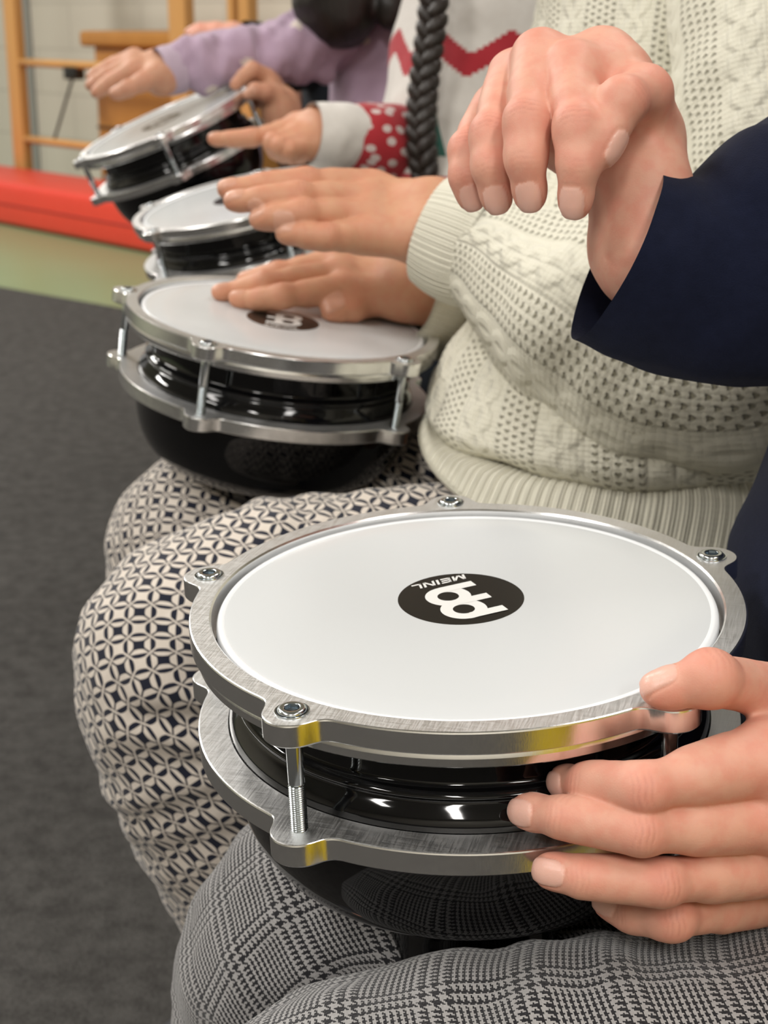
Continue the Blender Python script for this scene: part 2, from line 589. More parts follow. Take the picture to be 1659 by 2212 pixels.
def mat_festive():
    g = NG('festive_knit')
    u, v = g.uv()
    zz = g.m('MULTIPLY', g.m('ABSOLUTE', g.m('SUBTRACT', g.m('FRACT', g.m('DIVIDE', u, .085)), .5)), .055)
    st = g.m('MULTIPLY', g.m('FLOOR', g.m('DIVIDE', zz, .004)), .004)
    w = g.m('ADD', v, st)
    def band(lo, hi, s=None):
        s = s or w
        return g.m('MULTIPLY', g.m('GREATER_THAN', s, lo), g.m('LESS_THAN', s, hi))
    x = g.node('ShaderNodeCombineXYZ')
    g.put(x.inputs[0], u)
    g.put(x.inputs[1], v)
    vo = g.node('ShaderNodeTexVoronoi', voronoi_dimensions='2D')
    vo.inputs['Scale'].default_value = 48
    g.t.links.new(x.outputs[0], vo.inputs['Vector'])
    snow = g.m('LESS_THAN', vo.outputs['Distance'], .33)
    fu = g.m('ABSOLUTE', g.m('SUBTRACT', g.m('FRACT', g.m('DIVIDE', u, .055)), .5))
    tv = g.m('DIVIDE', g.m('SUBTRACT', v, .205), .05)
    tree = g.m('MULTIPLY', g.m('LESS_THAN', fu, g.m('MULTIPLY', tv, .30)), band(.205, .255, v))
    white = g.mix(g.noise(90, 2), (.64, .60, .56), (.74, .71, .67))
    red = (.42, .028, .04)
    c = g.mix(band(.145, .172), white, red)
    c = g.mix(tree, c, (.05, .16, .13))
    c = g.mix(band(.275, .300, v), c, (.48, .07, .08))
    c = g.mix(band(.312, .60, v), c, g.mix(snow, red, (.66, .55, .53)))
    g.set(**{'Base Color': c, **CLOTH})
    fuzz(g, .0006, 1300, .7)
    return g.mat
M_FEST = mat_festive()
def mat_hair(name, c1, c2):
    g = NG(name)
    n = g.noise(260, 3, g.mapping(g.obj(), (1, 1, .08)))
    g.set(**{'Base Color': g.mix(n, c1, c2), 'Roughness': .42})
    g.bump(n, .002, .6)
    return g.mat
M_HAIR = mat_hair('black_hair', (.004, .0035, .003), (.020, .015, .012))
M_HAIR_B = mat_hair('dark_brown_hair', (.008, .005, .004), (.030, .019, .014))
def mat_wood(name, c1, c2):
    g = NG(name)
    n = g.noise(9, 4, g.mapping(g.obj(), (1, 1, .12)), .6, .4)
    g.set(**{'Base Color': g.mix(n, c1, c2), 'Roughness': .4})
    return g.mat
M_WOOD = mat_wood('varnished_beech', (.50, .25, .075), (.62, .34, .12))
M_WOOD_D = mat_wood('orange_varnished_wood', (.36, .15, .028), (.48, .22, .05))
M_STEEL = plain('dark_steel', (.05, .05, .05), .4, .8)
def mat_vinyl(name, c):
    g = NG(name)
    n = g.noise(5, 3)
    g.set(**{'Base Color': g.mix(n, tuple(k * .9 for k in c), c), 'Roughness': .42})
    g.bump(g.noise(25, 3), .006, .4)
    return g.mat
M_RED = mat_vinyl('red_vinyl', (.70, .052, .030))
M_YELLOW = mat_vinyl('stand_in_yellow', (.80, .56, .02))

def mat_carpet():
    g = NG('charcoal_carpet')
    n = g.m('ADD', g.m('MULTIPLY', g.noise(260, 4, None, .7), .5), g.m('MULTIPLY', g.noise(38, 4, None, .7), .5))
    g.set(**{'Base Color': g.mix(g.mr(n, .36, .64), (.047, .0445, .042), (.092, .088, .083)), 'Roughness': .97, 'Specular IOR Level': .1})
    g.bump(g.noise(420, 4), .004, .8)
    return g.mat
def mat_gymfloor():
    g = NG('green_linoleum')
    n = g.noise(2.2, 4)
    g.set(**{'Base Color': g.mix(n, (.175, .255, .13), (.215, .29, .155)), 'Roughness': .33})
    return g.mat
def mat_wall():
    g = NG('painted_brick')
    br = g.node('ShaderNodeTexBrick')
    br.inputs['Scale'].default_value = 1.0
    br.inputs['Brick Width'].default_value = .62
    br.inputs['Row Height'].default_value = .21
    br.inputs['Mortar Size'].default_value = .006
    br.inputs['Color1'].default_value = (.60, .565, .48, 1)
    br.inputs['Color2'].default_value = (.62, .585, .50, 1)
    br.inputs['Mortar'].default_value = (.50, .47, .40, 1)
    u, v = g.uv()
    x = g.node('ShaderNodeCombineXYZ')
    g.put(x.inputs[0], u)
    g.put(x.inputs[1], v)
    g.t.links.new(x.outputs[0], br.inputs['Vector'])
    g.set(**{'Base Color': g.mix(g.m('MULTIPLY', g.noise(3, 3), .25), br.outputs[0], (.52, .49, .42)), 'Roughness': .6})
    return g.mat
M_CARPET, M_GYM, M_WALL = mat_carpet(), mat_gymfloor(), mat_wall()
M_CEIL = plain('ceiling_paint', (.72, .70, .66), .8)

# ------------------------------------------------------------------ the hall
def slab(name, poly, z0, z1, mat, **kw):
    n = len(poly)
    v = [(*p[:2], z0) for p in poly] + [(*p[:2], z1) for p in poly]
    f = [list(range(n)), list(range(n, 2 * n))] + [[i, (i + 1) % n, n + (i + 1) % n, n + i] for i in range(n)]
    return tag(mesh_obj(name, v, f, mat, smooth=False), **kw)
slab('floor', [(-7, -4.5), (5, -4.5), (5, 9), (-7, 9)], -.1, 0, M_GYM, kind='structure')
c0, c1 = on_z(0, 622, 0), on_z(255, 667, 0)
cd = nrm(c1 - c0)
slab('floor_carpet', [c0 - cd * 4.2, c1 + cd * 7.5, (4.9, -4.4), (-6.9, -4.4)], 0, .004, M_CARPET, kind='structure')
slab('ceiling', [(-7, -4.5), (5, -4.5), (5, 9), (-7, 9)], 3.4, 3.5, M_CEIL, kind='structure')
WD = np.array([-.669, .743, 0])                 # the far wall runs obliquely
WN = np.array([-.743, -.669, 0])                # its normal, towards the room
MA = on_z(0, 486, 0)                            # front lower edge of the mat
mat_h = .165
mb = on_z(0, 357, mat_h)
mat_w = abs((mb - MA) @ WN)
def along(px, P0, z=1.0):
    Q = np.array([P0[0], P0[1], z])
    d0, dw, x = (Q - CAM) @ FWD, WD @ FWD, px - PW / 2
    s = (x * d0 - FPX * Q[0]) / (FPX * WD[0] - x * dw)
    return Q + s * WD
FRM = MA - WN * (mat_w + .06)                   # plane of the climbing frame
WLL = FRM - WN * .62
w0, w1 = WLL + WD * 3.6, WLL - WD * 9
g = Geo()
def wall_quad(name, a, b):
    n = nrm(np.cross(b - a, [0, 0, 1])) * .06
    L = np.linalg.norm(b - a)
    v = [(*(a + n)[:2], 0), (*(b + n)[:2], 0), (*(b + n)[:2], 3.4), (*(a + n)[:2], 3.4), (*(a - n)[:2], 0), (*(b - n)[:2], 0), (*(b - n)[:2], 3.4), (*(a - n)[:2], 3.4)]
    f = [(0, 1, 2, 3), (4, 5, 6, 7), (0, 1, 5, 4), (2, 3, 7, 6), (1, 2, 6, 5), (0, 3, 7, 4)]
    uv = [(0, 0), (L, 0), (L, 3.4), (0, 3.4)] * 2 + [(0, 0)] * 16
    return tag(mesh_obj(name, v, f, M_WALL, uv=uv, smooth=False), kind='structure')
wall_quad('wall_far', w0 - WN * .06, w1 - WN * .06)
wall_quad('wall_left', np.array([-6.9, -4.4, 0]), np.array([-6.9, 9.0, 0]))
wall_quad('wall_near', np.array([-6.9, -4.4, 0]), np.array([4.9, -4.4, 0]))
RW = np.stack([WD, WN, [0, 0, 1]], 1)

# red mat along the wall
g = Geo()
s0, s1 = 1.6, -2.6
cm = MA - WN * mat_w / 2 + WD * (s0 + s1) / 2 + np.array([0, 0, mat_h / 2 + .004])
g.box(cm, (s0 - s1, mat_w, mat_h), 0, RW, .022)
red = g.build('gym_mat', M_RED, None)
tag(red, 'long red vinyl gym mat lying on the green floor along the wall', 'gym mat')
g = Geo()
g.box(cm + np.array([0, 0, .0]) + WN * (mat_w / 2 + .001), (s0 - s1 - .06, .003, .006), 0, RW)
OFF[red.name] = np.zeros(3)
g.build('seam', plain('dark_red_seam', (.35, .02, .015), .6), red)

# climbing frame: uprights and rungs
root = empty('climbing_frame', along(25, FRM, 0), label='varnished wooden climbing frame with round rungs against the pale wall', cat='climbing frame')
for px, wdt in ((20, .092), (386, .108), (503, .036), (532, .060)):
    p = along(px, FRM, 1.0)
    Geo().box((p[0], p[1], 1.3), (wdt, .045, 2.6), 0, RW, .006).build('upright', M_WOOD, root)
pa, pb, pc = along(20, FRM), along(386, FRM), along(532, FRM)
zr = [on_plane(35, y, FRM, WN)[2] for y in (134, 298)]
dz = zr[0] - zr[1]
for k in range(-1, 6):
    z = zr[1] + k * dz
    if z < .1 or z > 2.5:
        continue
    rings = limb_rings([(pa[0], pa[1], z), ((pa[0] + pb[0]) / 2, (pa[1] + pb[1]) / 2, z), (pb[0], pb[1], z)], [(.021, .016)] * 3, np.array([0, 0, 1.0]))
    loft_geo(rings, 20, 5).build('rung', M_WOOD, root)
bp = on_plane(160, 158, FRM, WN)
Geo().box(bp, (.09, .05, .05), 0, RW, .006).build('bracket', M_STEEL, root)
loft_geo(limb_rings([bp, (bp + on_plane(118, 300, FRM, WN)) / 2, on_plane(118, 300, FRM, WN)], [.006] * 3, WN), 12, 5).build('brace', M_STEEL, root)
# wooden cupboard behind the frame
CUP = FRM - WN * .34
q0, q1 = along(192, CUP + WN * .22), along(440, CUP + WN * .22)
ztop = on_plane(200, 100, q0, WN)[2]
root = empty('wooden_box', (*((q0 + q1) / 2)[:2], 0), label='orange varnished wooden gym box with overhanging lid behind the climbing frame', cat='gym box')
L = np.linalg.norm((q1 - q0)[:2])
cc = (q0 + q1) / 2 - WN * .22
Geo().box((cc[0], cc[1], ztop / 2), (L, .44, ztop), 0, RW, .008).build('body', M_WOOD_D, root)
Geo().box((cc[0], cc[1], ztop + .03), (L + .13, .50, .062), 0, RW, .016).build('lid', M_WOOD_D, root)
Geo().box((cc[0], cc[1], ztop * .52), (L + .006, .446, .012), 0, RW).build('seam', plain('box_seam', (.12, .05, .012), .6), root)
# cable duct on the wall
pd = along(58, WLL)
tag(Geo().box((pd[0] + WN[0] * .02, pd[1] + WN[1] * .02, 1.3), (.022, .03, 2.6), 0, RW, .004).build('trim_1', plain('grey_duct', (.30, .31, .29), .5), None, False), kind='structure')
# yellow block added out of view to give the drums a yellow reflection
yb = Geo().box((.415, .06, .36), (.30, .26, .70), 0, None, .03).build('yellow_stand_in', M_YELLOW)
tag(yb, 'tall yellow block added out of view for the yellow reflection in the metal hoops', 'reflection stand-in')

# ------------------------------------------------------------------ drums
R_HOLE, R_OUT, R_SCREW, GAP = .1, .1087, .1097, .0465
def lug_outline(n=640, r_lug=.0102, ro=R_OUT):
    th = np.linspace(0, 2 * np.pi, n, endpoint=False)
    lo, hi = np.full(n, ro - .002), np.full(n, ro + .02)
    cs = np.stack([np.cos(th), np.sin(th)], 1)
    lug = np.array([[math.cos(2 * math.pi * k / 5), math.sin(2 * math.pi * k / 5)] for k in range(5)]) * (R_SCREW + .0006)
    for _ in range(40):
        m = (lo + hi) / 2
        P = cs * m[:, None]
        d1 = np.linalg.norm(P, axis=1) - ro
        d2 = np.min(np.linalg.norm(P[:, None] - lug[None], axis=2), axis=1) - r_lug
        d = smin(d1, d2, .007) - 0.0
        ins = d < 0
        lo, hi = np.where(ins, m, lo), np.where(ins, hi, m)
    return th, (lo + hi) / 2
def hoop_geo(r_in, z0, z1, flange=None):
    th, ro = lug_outline()
    n = len(th)
    c = np.stack([np.cos(th), np.sin(th)], 1)
    b = .0007
    prof = [(r_in * np.ones(n), z1, 1), (r_in * np.ones(n), z0 - b, 0), (np.full(n, r_in + b), z0, 0), (ro - b, z0, 1), (ro - b * .3, z0 - b * .3, 1), (ro, z0 - b, 1), (ro, z1 + b, 0), (ro - b, z1, 0)]
    if flange:
        rf, zf = flange
        rr = np.full(n, rf)
        prof += [(rr, z1, 0), (rr + .0004, z1 - .0008, 1), (rr + .0008, z1 - .0022, 1), (rr + .0003, zf + .0008, 1), (rr - .0006, zf, 1), (np.full(n, r_in), zf, 1)]
        prof[0] = (r_in * np.ones(n), zf, 1)
    V = np.concatenate([np.column_stack([c * p[0][:, None], np.full(n, p[1])]) for p in prof])
    f, m = [], []
    k = len(prof)
    for i in range(k):
        i2 = (i + 1) % k
        top = (i == 2)
        for j in range(n):
            j2 = (j + 1) % n
            f.append((i * n + j, i * n + j2, i2 * n + j2, i2 * n + j))
            m.append(0 if top else 1)
    return V, f, m
def lathe(prof, n=96, close=False):
    th = np.linspace(0, 2 * np.pi, n, endpoint=False)
    c = np.stack([np.cos(th), np.sin(th)], 1)
    V = np.concatenate([np.column_stack([c * r, np.full(n, z)]) for r, z in prof])
    f = []
    k = len(prof)
    for i in range(k - 1 + (1 if close else 0)):
        i2 = (i + 1) % k
        for j in range(n):
            j2 = (j + 1) % n
            f.append((i * n + j, i * n + j2, i2 * n + j2, i2 * n + j))
    return V, f
def rounded(prof, n):
    return [tuple(x) for x in cat_rom(prof, n)]
DR = {
    1: ([0.03206437, 0.56673667, 0.66989649 - .09], -0.03631414, -0.04497633, 2.83750061),
    2: ([-0.0686, 1.0522, 0.6907 - .09], 0.15, -0.0468, 3.0685 + 2 * math.pi * 2 / 5),
    3: ([-0.1481, 1.5744, 0.7129 - .09], -0.2066, -0.1082, 2.6603),
    4: ([-0.2619, 1.8818, 0.7688 - .09], -0.3985, -0.1323, 3.5121),
}
def drum_frame(k):
    c, a, b, ph = DR[k]
    n = nrm([a, b, 1.0])
    e1 = nrm(np.cross([0, 1.0, 0], n))
    e2 = np.cross(n, e1)
    x = math.cos(ph) * e1 + math.sin(ph) * e2
    y = np.cross(n, x)
    return np.array(c), x, y, n
def dl(k, px, py, h=0.0):
    """point on drum k's head plane raised by h, under a photo point"""
    c, x, y, n = drum_frame(k)
    return on_plane(px, py, c + n * (h - .002), n)

def make_drum():
    root = empty('goblet_drum', (0, 0, 0), local=True)
    V, f, m = hoop_geo(R_HOLE, 0, -.0088, (.1062, -.0150))
    sharp(mesh_obj('top_hoop', V, f, [M_ALU, M_ALU_SIDE], root, fmat=m), 14)
    V, f, m = hoop_geo(.0960, -GAP, -GAP - .0092)
    sharp(mesh_obj('lower_hoop', V, f, [M_ALU, M_ALU_SIDE], root, fmat=m), 14)
    # skin with its rolled hoop
    g = Geo()
    V, f = lathe([(.0001, -.0020), (.04, -.0020), (.08, -.0020), (.0930, -.0021), (.0950, -.0024)], 128)
    g.add(V, f, None, 0)
    V, f = lathe([(.0950, -.0024), (.0962, -.0019), (.0972, -.0022), (.0980, -.0034), (.0983, -.006), (.0980, -.012), (.0960, -.013)], 128)
    g.add(V, f, None, 1)
    head = g.build('drum_head', [M_HEADWHITE, M_HEADEDGE], root, True, False)
    # emblem
    cw, x, y, n = drum_frame(1)
    def em(px, py, h=.00012):
        P = on_plane(850 + px / 5.53, 1220 + py / 5.53, cw - n * .002, n) - cw
        return np.array([P @ x, P @ y, -.0020 + h])
    g = Geo()
    C0 = em(805, 400, 0)
    rad = .5 * np.linalg.norm(em(50, 405) - em(1560, 400))
    def disc(c, r0, r1, h, mat, a0=0, a1=2 * math.pi, n=72):
        th = np.linspace(a0, a1, n + 1)
        v = np.concatenate([np.column_stack([c[0] + r * np.cos(th), c[1] + r * np.sin(th), np.full(n + 1, h)]) for r in (r0, r1)])
        g.add(v, [(i, i + 1, n + 2 + i, n + 1 + i) for i in range(n)], None, mat)
    disc(C0, 0.00001, rad, -.0020 + .00006, 0)
    zz = -.0020 + .00012
    hA, hB = em(653, 380), em(841, 531)
    rh = .5 * (np.linalg.norm(em(525, 380) - em(781, 380)) + np.linalg.norm(em(708, 531) - em(974, 531))) / 2
    ro = np.linalg.norm(em(385, 380) - hA) * .985
    ro = np.linalg.norm(hB - hA) / 2 + (ro - rh) * .5
    disc(hA, rh, ro, zz, 1)
    disc(hB, rh, ro, zz + .00004, 1)
    bd = nrm((em(1372, 543) - em(900, 652)))           # bars run this way
    sd = np.array([-bd[1], bd[0], 0])
    if sd @ (hB - hA) < 0:
        sd = -sd
    t = (ro - rh)
    def bar(c, s_in, s_out, end, up):
        Lb = (end - c) @ bd
        p = [c + sd * s_in, c + sd * s_out, c + sd * s_out + bd * Lb, c + sd * s_in + bd * Lb]
        v = [(q[0], q[1], zz + up) for q in p]
        g.add(v, [(0, 1, 2, 3)], None, 1)
    bar(hA, -ro, -rh, em(952, 220), .00008)
    mid = (hA + hB) / 2
    bar(mid, -t / 2, t / 2, em(1138, 363), .00012)
    bar(hB, rh, ro, em(1337, 517), .00016)
    # lettering
    B0, B1, T0 = em(838, 116), em(212, 252), em(868, 168)
    ux, uy = B1 - B0, T0 - B0
    glyph = {'M': (1.35, [[(0, 0), (.24, 0), (.24, 1), (0, 1)], [(1.11, 0), (1.35, 0), (1.35, 1), (1.11, 1)], [(0, 1), (.3, 1), (.80, 0), (.55, 0)], [(1.35, 1), (1.05, 1), (.55, 0), (.80, 0)]]),
             'E': (1.05, [[(0, 0), (.24, 0), (.24, 1), (0, 1)], [(0, 0), (1.05, 0), (1.05, .22), (0, .22)], [(0, .39), (1.0, .39), (1.0, .61), (0, .61)], [(0, .78), (1.05, .78), (1.05, 1), (0, 1)]]),
             'I': (.26, [[(0, 0), (.26, 0), (.26, 1), (0, 1)]]),
             'N': (1.2, [[(0, 0), (.24, 0), (.24, 1), (0, 1)], [(.96, 0), (1.2, 0), (1.2, 1), (.96, 1)], [(0, 1), (.3, 1), (1.2, 0), (.9, 0)]]),
             'L': (1.0, [[(0, 0), (.24, 0), (.24, 1), (0, 1)], [(0, 0), (1.0, 0), (1.0, .23), (0, .23)]])}
    word = 'MEINL'
    tot = sum(glyph[k][0] for k in word) + .22 * 4
    cx = 0
    for k in word:
        for poly in glyph[k][1]:
            v = [B0 + ux * ((cx + a) / tot) + uy * b for a, b in poly]
            g.add([(q[0], q[1], zz + .00002) for q in v], [(0, 1, 2, 3)], None, 1)
        cx += glyph[k][0] + .22
    g.build('emblem', [M_LOGO, M_PRINT], head, False, False)
    # glossy shell: collar, beads, bowl, neck and foot
    prof = [(.0965, -.0125), (.0915, -.0150), (.0890, -.0165), (.0885, -.020), (.0885, -.029), (.0890, -.0315), (.0915, -.0335), (.0925, -.0350), (.0915, -.0365),
            (.0915, -.0375), (.0935, -.0400), (.0955, -.0430), (.0962, -.0460), (.0964, -.0490), (.0966, -.058), (.0962, -.066), (.0945, -.077), (.0905, -.089), (.084, -.099), (.073, -.1075), (.060, -.1135),
            (.048, -.119), (.042, -.127), (.039, -.142), (.037, -.175), (.037, -.21), (.040, -.24), (.046, -.27), (.056, -.30), (.066, -.325), (.070, -.335), (.070, -.340), (.063, -.340), (.044, -.30), (.032, -.24)]
    V, f = lathe(rounded(prof, 150), 128)
    mesh_obj('shell', V, f, M_BLACK, root)
    g = Geo()
    g.box((.0889, 0, -.0245), (.0012, .0016, .016), 0, None, .0004)
    g.build('shell_seam', M_BLACK, root)
    # screws
    for k in range(5):
        a = 2 * math.pi * k / 5
        g = Geo()
        cx, cy = R_SCREW * math.cos(a), R_SCREW * math.sin(a)
        def add(prof, mat, n=28, close=False):
            V, f = lathe(prof, n, close)
            g.add(V + np.array([cx, cy, 0]), f, None, mat)
        add([(.0061, .0002), (.0052, .00012), (.0001, .0001)], 1)
        add([(.0062, .00005), (.0061, .00045), (.0057, .00045), (.0056, .0001)], 0)
        add([(.0051, .0002), (.0051, .0009), (.0047, .0014), (.0040, .0016), (.0030, .0016), (.0027, .0014)], 0)
        V, f = lathe([(.0028, .0015), (.0024, .0006), (.0001, .0005)], 6)
        g.add(V + np.array([cx, cy, 0]), f, None, 2)
        add([(.0027, -.008), (.0030, -.0095), (.0030, -.0275), (.0026, -.0282)], 0)
        pr = []
        z = -.0285
        while z > -GAP - .001:
            pr += [(.0026, z), (.0031, z - .00042)]
            z -= .00085
        add(pr, 0)
        o = g.build('tension_screw', [M_ZINC, M_GAP_SHADE, plain('socket', (.16, .20, .23), .25, .9)], root)
        sharp(o, 40)
    return root
def copy_tree(o, parent=None):
    c = o.copy()
    COL.objects.link(c)
    c.parent = parent
    for ch in list(o.children):
        copy_tree(ch, c)
    return c
proto = make_drum()
bpy.context.view_layer.update()
drum_roots = []
LAB = ['white headed black goblet drum on houndstooth lap, gripped by a hand at its rim',
       'white headed black goblet drum on petal print trousers, flat hand resting on its head',
       'white headed black drum below the pointing finger, behind the raised hand from the cream cuff',
       'steeply tilted white headed black drum held by the child in lilac']
for k in (1, 2, 3, 4):
    o = proto if k == 1 else copy_tree(proto)
    c, x, y, n = drum_frame(k)
    M = Matrix(((x[0], y[0], n[0], c[0]), (x[1], y[1], n[1], c[1]), (x[2], y[2], n[2], c[2]), (0, 0, 0, 1)))
    o.matrix_world = M
    tag(o, LAB[k - 1], 'drum', 'goblet drums of the seated row')

# ------------------------------------------------------------------ hands and bodies
def A3(*v):
    return np.array(v, float)
class Hand:
    """fingers: list of [(P, r) x4] from knuckle to tip; thumb: [(P, r) x4] from its root; arm: [(P, r)] wrist to elbow; extra palm cones"""
    def __init__(s, fingers, thumb, wrist, arm, dors, tdors, extra=(), kp=.010, fat=1.04):
        s.f, s.t, s.w, s.a, s.d, s.td, s.x, s.kp, s.fat = fingers, thumb, wrist, arm, nrm(dors), nrm(tdors), extra, kp, fat
        pts = [p for q in fingers for p, r in q] + [p for p, r in thumb] + [p for p, r in wrist] + [p for p, r in arm]
        s.lo = np.min(pts, 0) - .035
        s.hi = np.max(pts, 0) + .035
    def finger(s, P, q, d):
        out = None
        for (a, ra), (b, rb) in zip(q[:-1], q[1:]):
            c = cone(P, a, b, ra, rb)
            out = c if out is None else smin(out, c, .0035)
        pip, rp = q[1]
        out = smin(out, ball(P, pip + d * rp * .06, rp * .97), .004)
        (k0, r0) = q[0]
        out = smin(out, cone(P, k0 * .72 + pip * .28 - d * rp * .10, k0 * .42 + pip * .58 - d * rp * .10, (r0 * .72 + rp * .28) * s.fat, (r0 * .42 + rp * .58) * s.fat), .005)
        (dp, rd) = q[2]
        out = smin(out, cone(P, pip * .7 + dp * .3 - d * rd * .06, pip * .3 + dp * .7 - d * rd * .06, (rp * .7 + rd * .3) * 1.02, (rp * .3 + rd * .7) * 1.04), .004)
        tip, rt = q[3]
        ax = nrm(q[3][0] - q[2][0])
        out = smin(out, ball(P, tip - d * rt * .12 - ax * rt * .6, rt * 1.02), .003)
        return out
    def __call__(s, P):
        fing = None
        for q in s.f:
            c = s.finger(P, q, s.d)
            fing = c if fing is None else smin(fing, c, .0012)
        palm = None
        nf = len(s.f)
        for i, q in enumerate(s.f):
            w, rw = s.w[0] if nf == 1 else s.w[0][0] + (s.w[1][0] - s.w[0][0]) * i / (nf - 1), s.w[0][1]
            if isinstance(w, tuple):
                w = w[0]
            k, rk = q[0]
            c = cone(P, w - s.d * .002, k - s.d * rk * .25, rw * .82, rk * 1.12)
            palm = c if palm is None else smin(palm, c, s.kp)
        for a, b in zip(s.f[:-1], s.f[1:]):
            back = (s.w[0][0] - a[0][0]) * .12
            palm = smin(palm, cone(P, a[0][0] + back, b[0][0] + back, a[0][1] * .95, b[0][1] * .95), s.kp * .8)
        for a, b, ra, rb in s.x:
            palm = smin(palm, cone(P, a, b, ra, rb), s.kp)
        d = smin(palm, fing, .0055)
        # thumb
        (p0, r0), (p1, r1), (p2, r2), (p3, r3) = s.t
        th = smin(cone(P, p0, p1, r0, r1), cone(P, p1, p2, r1, r2), .004)
        th = smin(th, cone(P, p2, p3, r2, r3), .0035)
        ax = nrm(p3 - p2)
        th = smin(th, ball(P, p3 - s.td * r3 * .15 - ax * r3 * .7, r3 * 1.08), .003)
        th = smin(th, ball(P, p2 + s.td * r2 * .1, r2 * 1.0), .003)
        d = smin(d, th, .006)
        # wrist and forearm
        for (w, rw) in s.w:
            arm = None
            prev = (w, rw)
            off = w - (s.w[0][0] + s.w[-1][0]) / 2
            for p, r in s.a:
                c = cone(P, prev[0], p + off * .6, prev[1], r)
                arm = c if arm is None else smin(arm, c, .01)
                prev = (p + off * .6, r)
            d = smin(d, arm, .012)
        # tendons
        return d
    def mesh(s, h):
        V, F = surface_nets(s, s.lo, s.hi, h)
        V = relax(V, F, 4, .5)
        e = h * .7
        G = np.stack([s(V + np.eye(3)[k] * e) - s(V - np.eye(3)[k] * e) for k in range(3)], 1)
        G /= np.linalg.norm(G, axis=1, keepdims=True) + 1e-9
        V = V - G * s(V)[:, None] * .6
        tone = np.zeros((len(V), 4))
        tone[:, 3] = 1
        dis = np.zeros(len(V))
        every = [(q, s.d) for q in s.f] + [([s.t[0], s.t[1], s.t[2], s.t[3]], s.td)]
        for qi, (q, dd) in enumerate(every):
            thumb = qi == len(every) - 1
            (a, ra), (b, rb), (c, rc), (t, rt) = q
            for P0, r, w in ((a, ra, .35 if not thumb else 0), (b, rb, .5), (c, rc, .25 if not thumb else .5), (t, rt, .65)):
                g = np.exp(-(np.linalg.norm(V - P0 - dd * r * (.6 if P0 is not t else 0), axis=1) / (r * 1.15))**2)
                tone[:, 0] = np.maximum(tone[:, 0], g * w)
            # creases over the joints
            for J, r, prv, nxt, amp in ((b, rb, a, c, 1.0), (c, rc, b, t, .6)):
                if thumb and J is b:
                    continue
                ax = nrm(nrm(nxt - J) + nrm(J - prv))
                dn = nrm(dd - ax * (dd @ ax))
                sd = np.cross(ax, dn)
                L = V - J
                y, x, z = L @ ax, L @ sd, L @ dn
                yy = y + .0006 * np.sin(x * 700 + qi) * .6
                lines = sum(np.exp(-((yy - o * r) / .00042)**2) * k for o, k in ((-.34, .8), (-.08, 1.0), (.22, .9), (.46, .5)))
                m = np.clip((z / r - .15) * 2.2, 0, 1) * np.exp(-(x / (r * .75))**4) * (np.linalg.norm(L, axis=1) < r * 2.2)
                dis -= lines * m * .00022 * amp
                tone[:, 2] = np.maximum(tone[:, 2], np.clip(lines * m * .30 * amp, 0, .4))
            # nail
            ax = nrm(t - c)
            dn = nrm(dd - ax * (dd @ ax))
            sd = np.cross(ax, dn)
            L = V - t
            y, x, z = L @ ax, L @ sd, L @ dn
            yc, hw, hl = -.10 * rt, .80 * rt, 1.02 * rt
            near = (np.linalg.norm(L, axis=1) < 2.6 * rt) & (z > .10 * rt)
            sm = (np.abs(x) / hw)**3.2 + (np.abs(y - yc) / hl)**3.2
            ins = np.clip((1.06 - sm) / .16, 0, 1) * near
            tone[:, 1] = np.maximum(tone[:, 1], ins)
            groove = np.exp(-((sm - 1.18) / .26)**2) * near * (y < yc + hl * .75)
            dis -= groove * .00035 * (rt / .006)
            dis += ins * .00018 * (rt / .006) + ins * np.clip((y - yc) / hl - .5, 0, 1) * .0006
        dis += vnoise(V, 300) * .00008 + vnoise(V, 110) * .00022
        V = V + G * dis[:, None]
        return V, F, tone

def head_parts(c, face, up=A3(0, 0, 1), size=1.0):
    """body cones/ellipsoids of a child's head with face; c = centre of the head"""
    f = nrm(face)
    s = nrm(np.cross(up, f))
    u = np.cross(f, s)
    R = np.stack([f, s, u])
    k = size
    def fn(P):
        d = ellip(P, c + u * .02 * k, R, (.088 * k, .072 * k, .085 * k))
        d = smin(d, ellip(P, c + f * .022 * k - u * .045 * k, R, (.062 * k, .056 * k, .062 * k)), .03)
        d = smin(d, cone(P, c + f * .086 * k + u * .005 * k, c + f * .100 * k - u * .026 * k, .007 * k, .011 * k), .012)
        for e in (-1, 1):
            d = -smin(-d, ball(P, c + f * .098 * k + s * e * .031 * k + u * .004 * k, .017 * k), .01)
            d = smin(d, ball(P, c + f * .072 * k + s * e * .031 * k + u * .004 * k, .0125 * k), .002)
            d = smin(d, ellip(P, c + s * e * .074 * k - f * .004 * k - u * .008 * k, R, (.018 * k, .007 * k, .028 * k)), .006)
        for dz, r in ((-.052, .0075), (-.062, .009)):
            d = smin(d, cone(P, c + f * .079 * k + s * .018 * k + u * dz * k, c + f * .079 * k - s * .018 * k + u * dz * k, r * k, r * k), .006)
        return d
    return fn, R

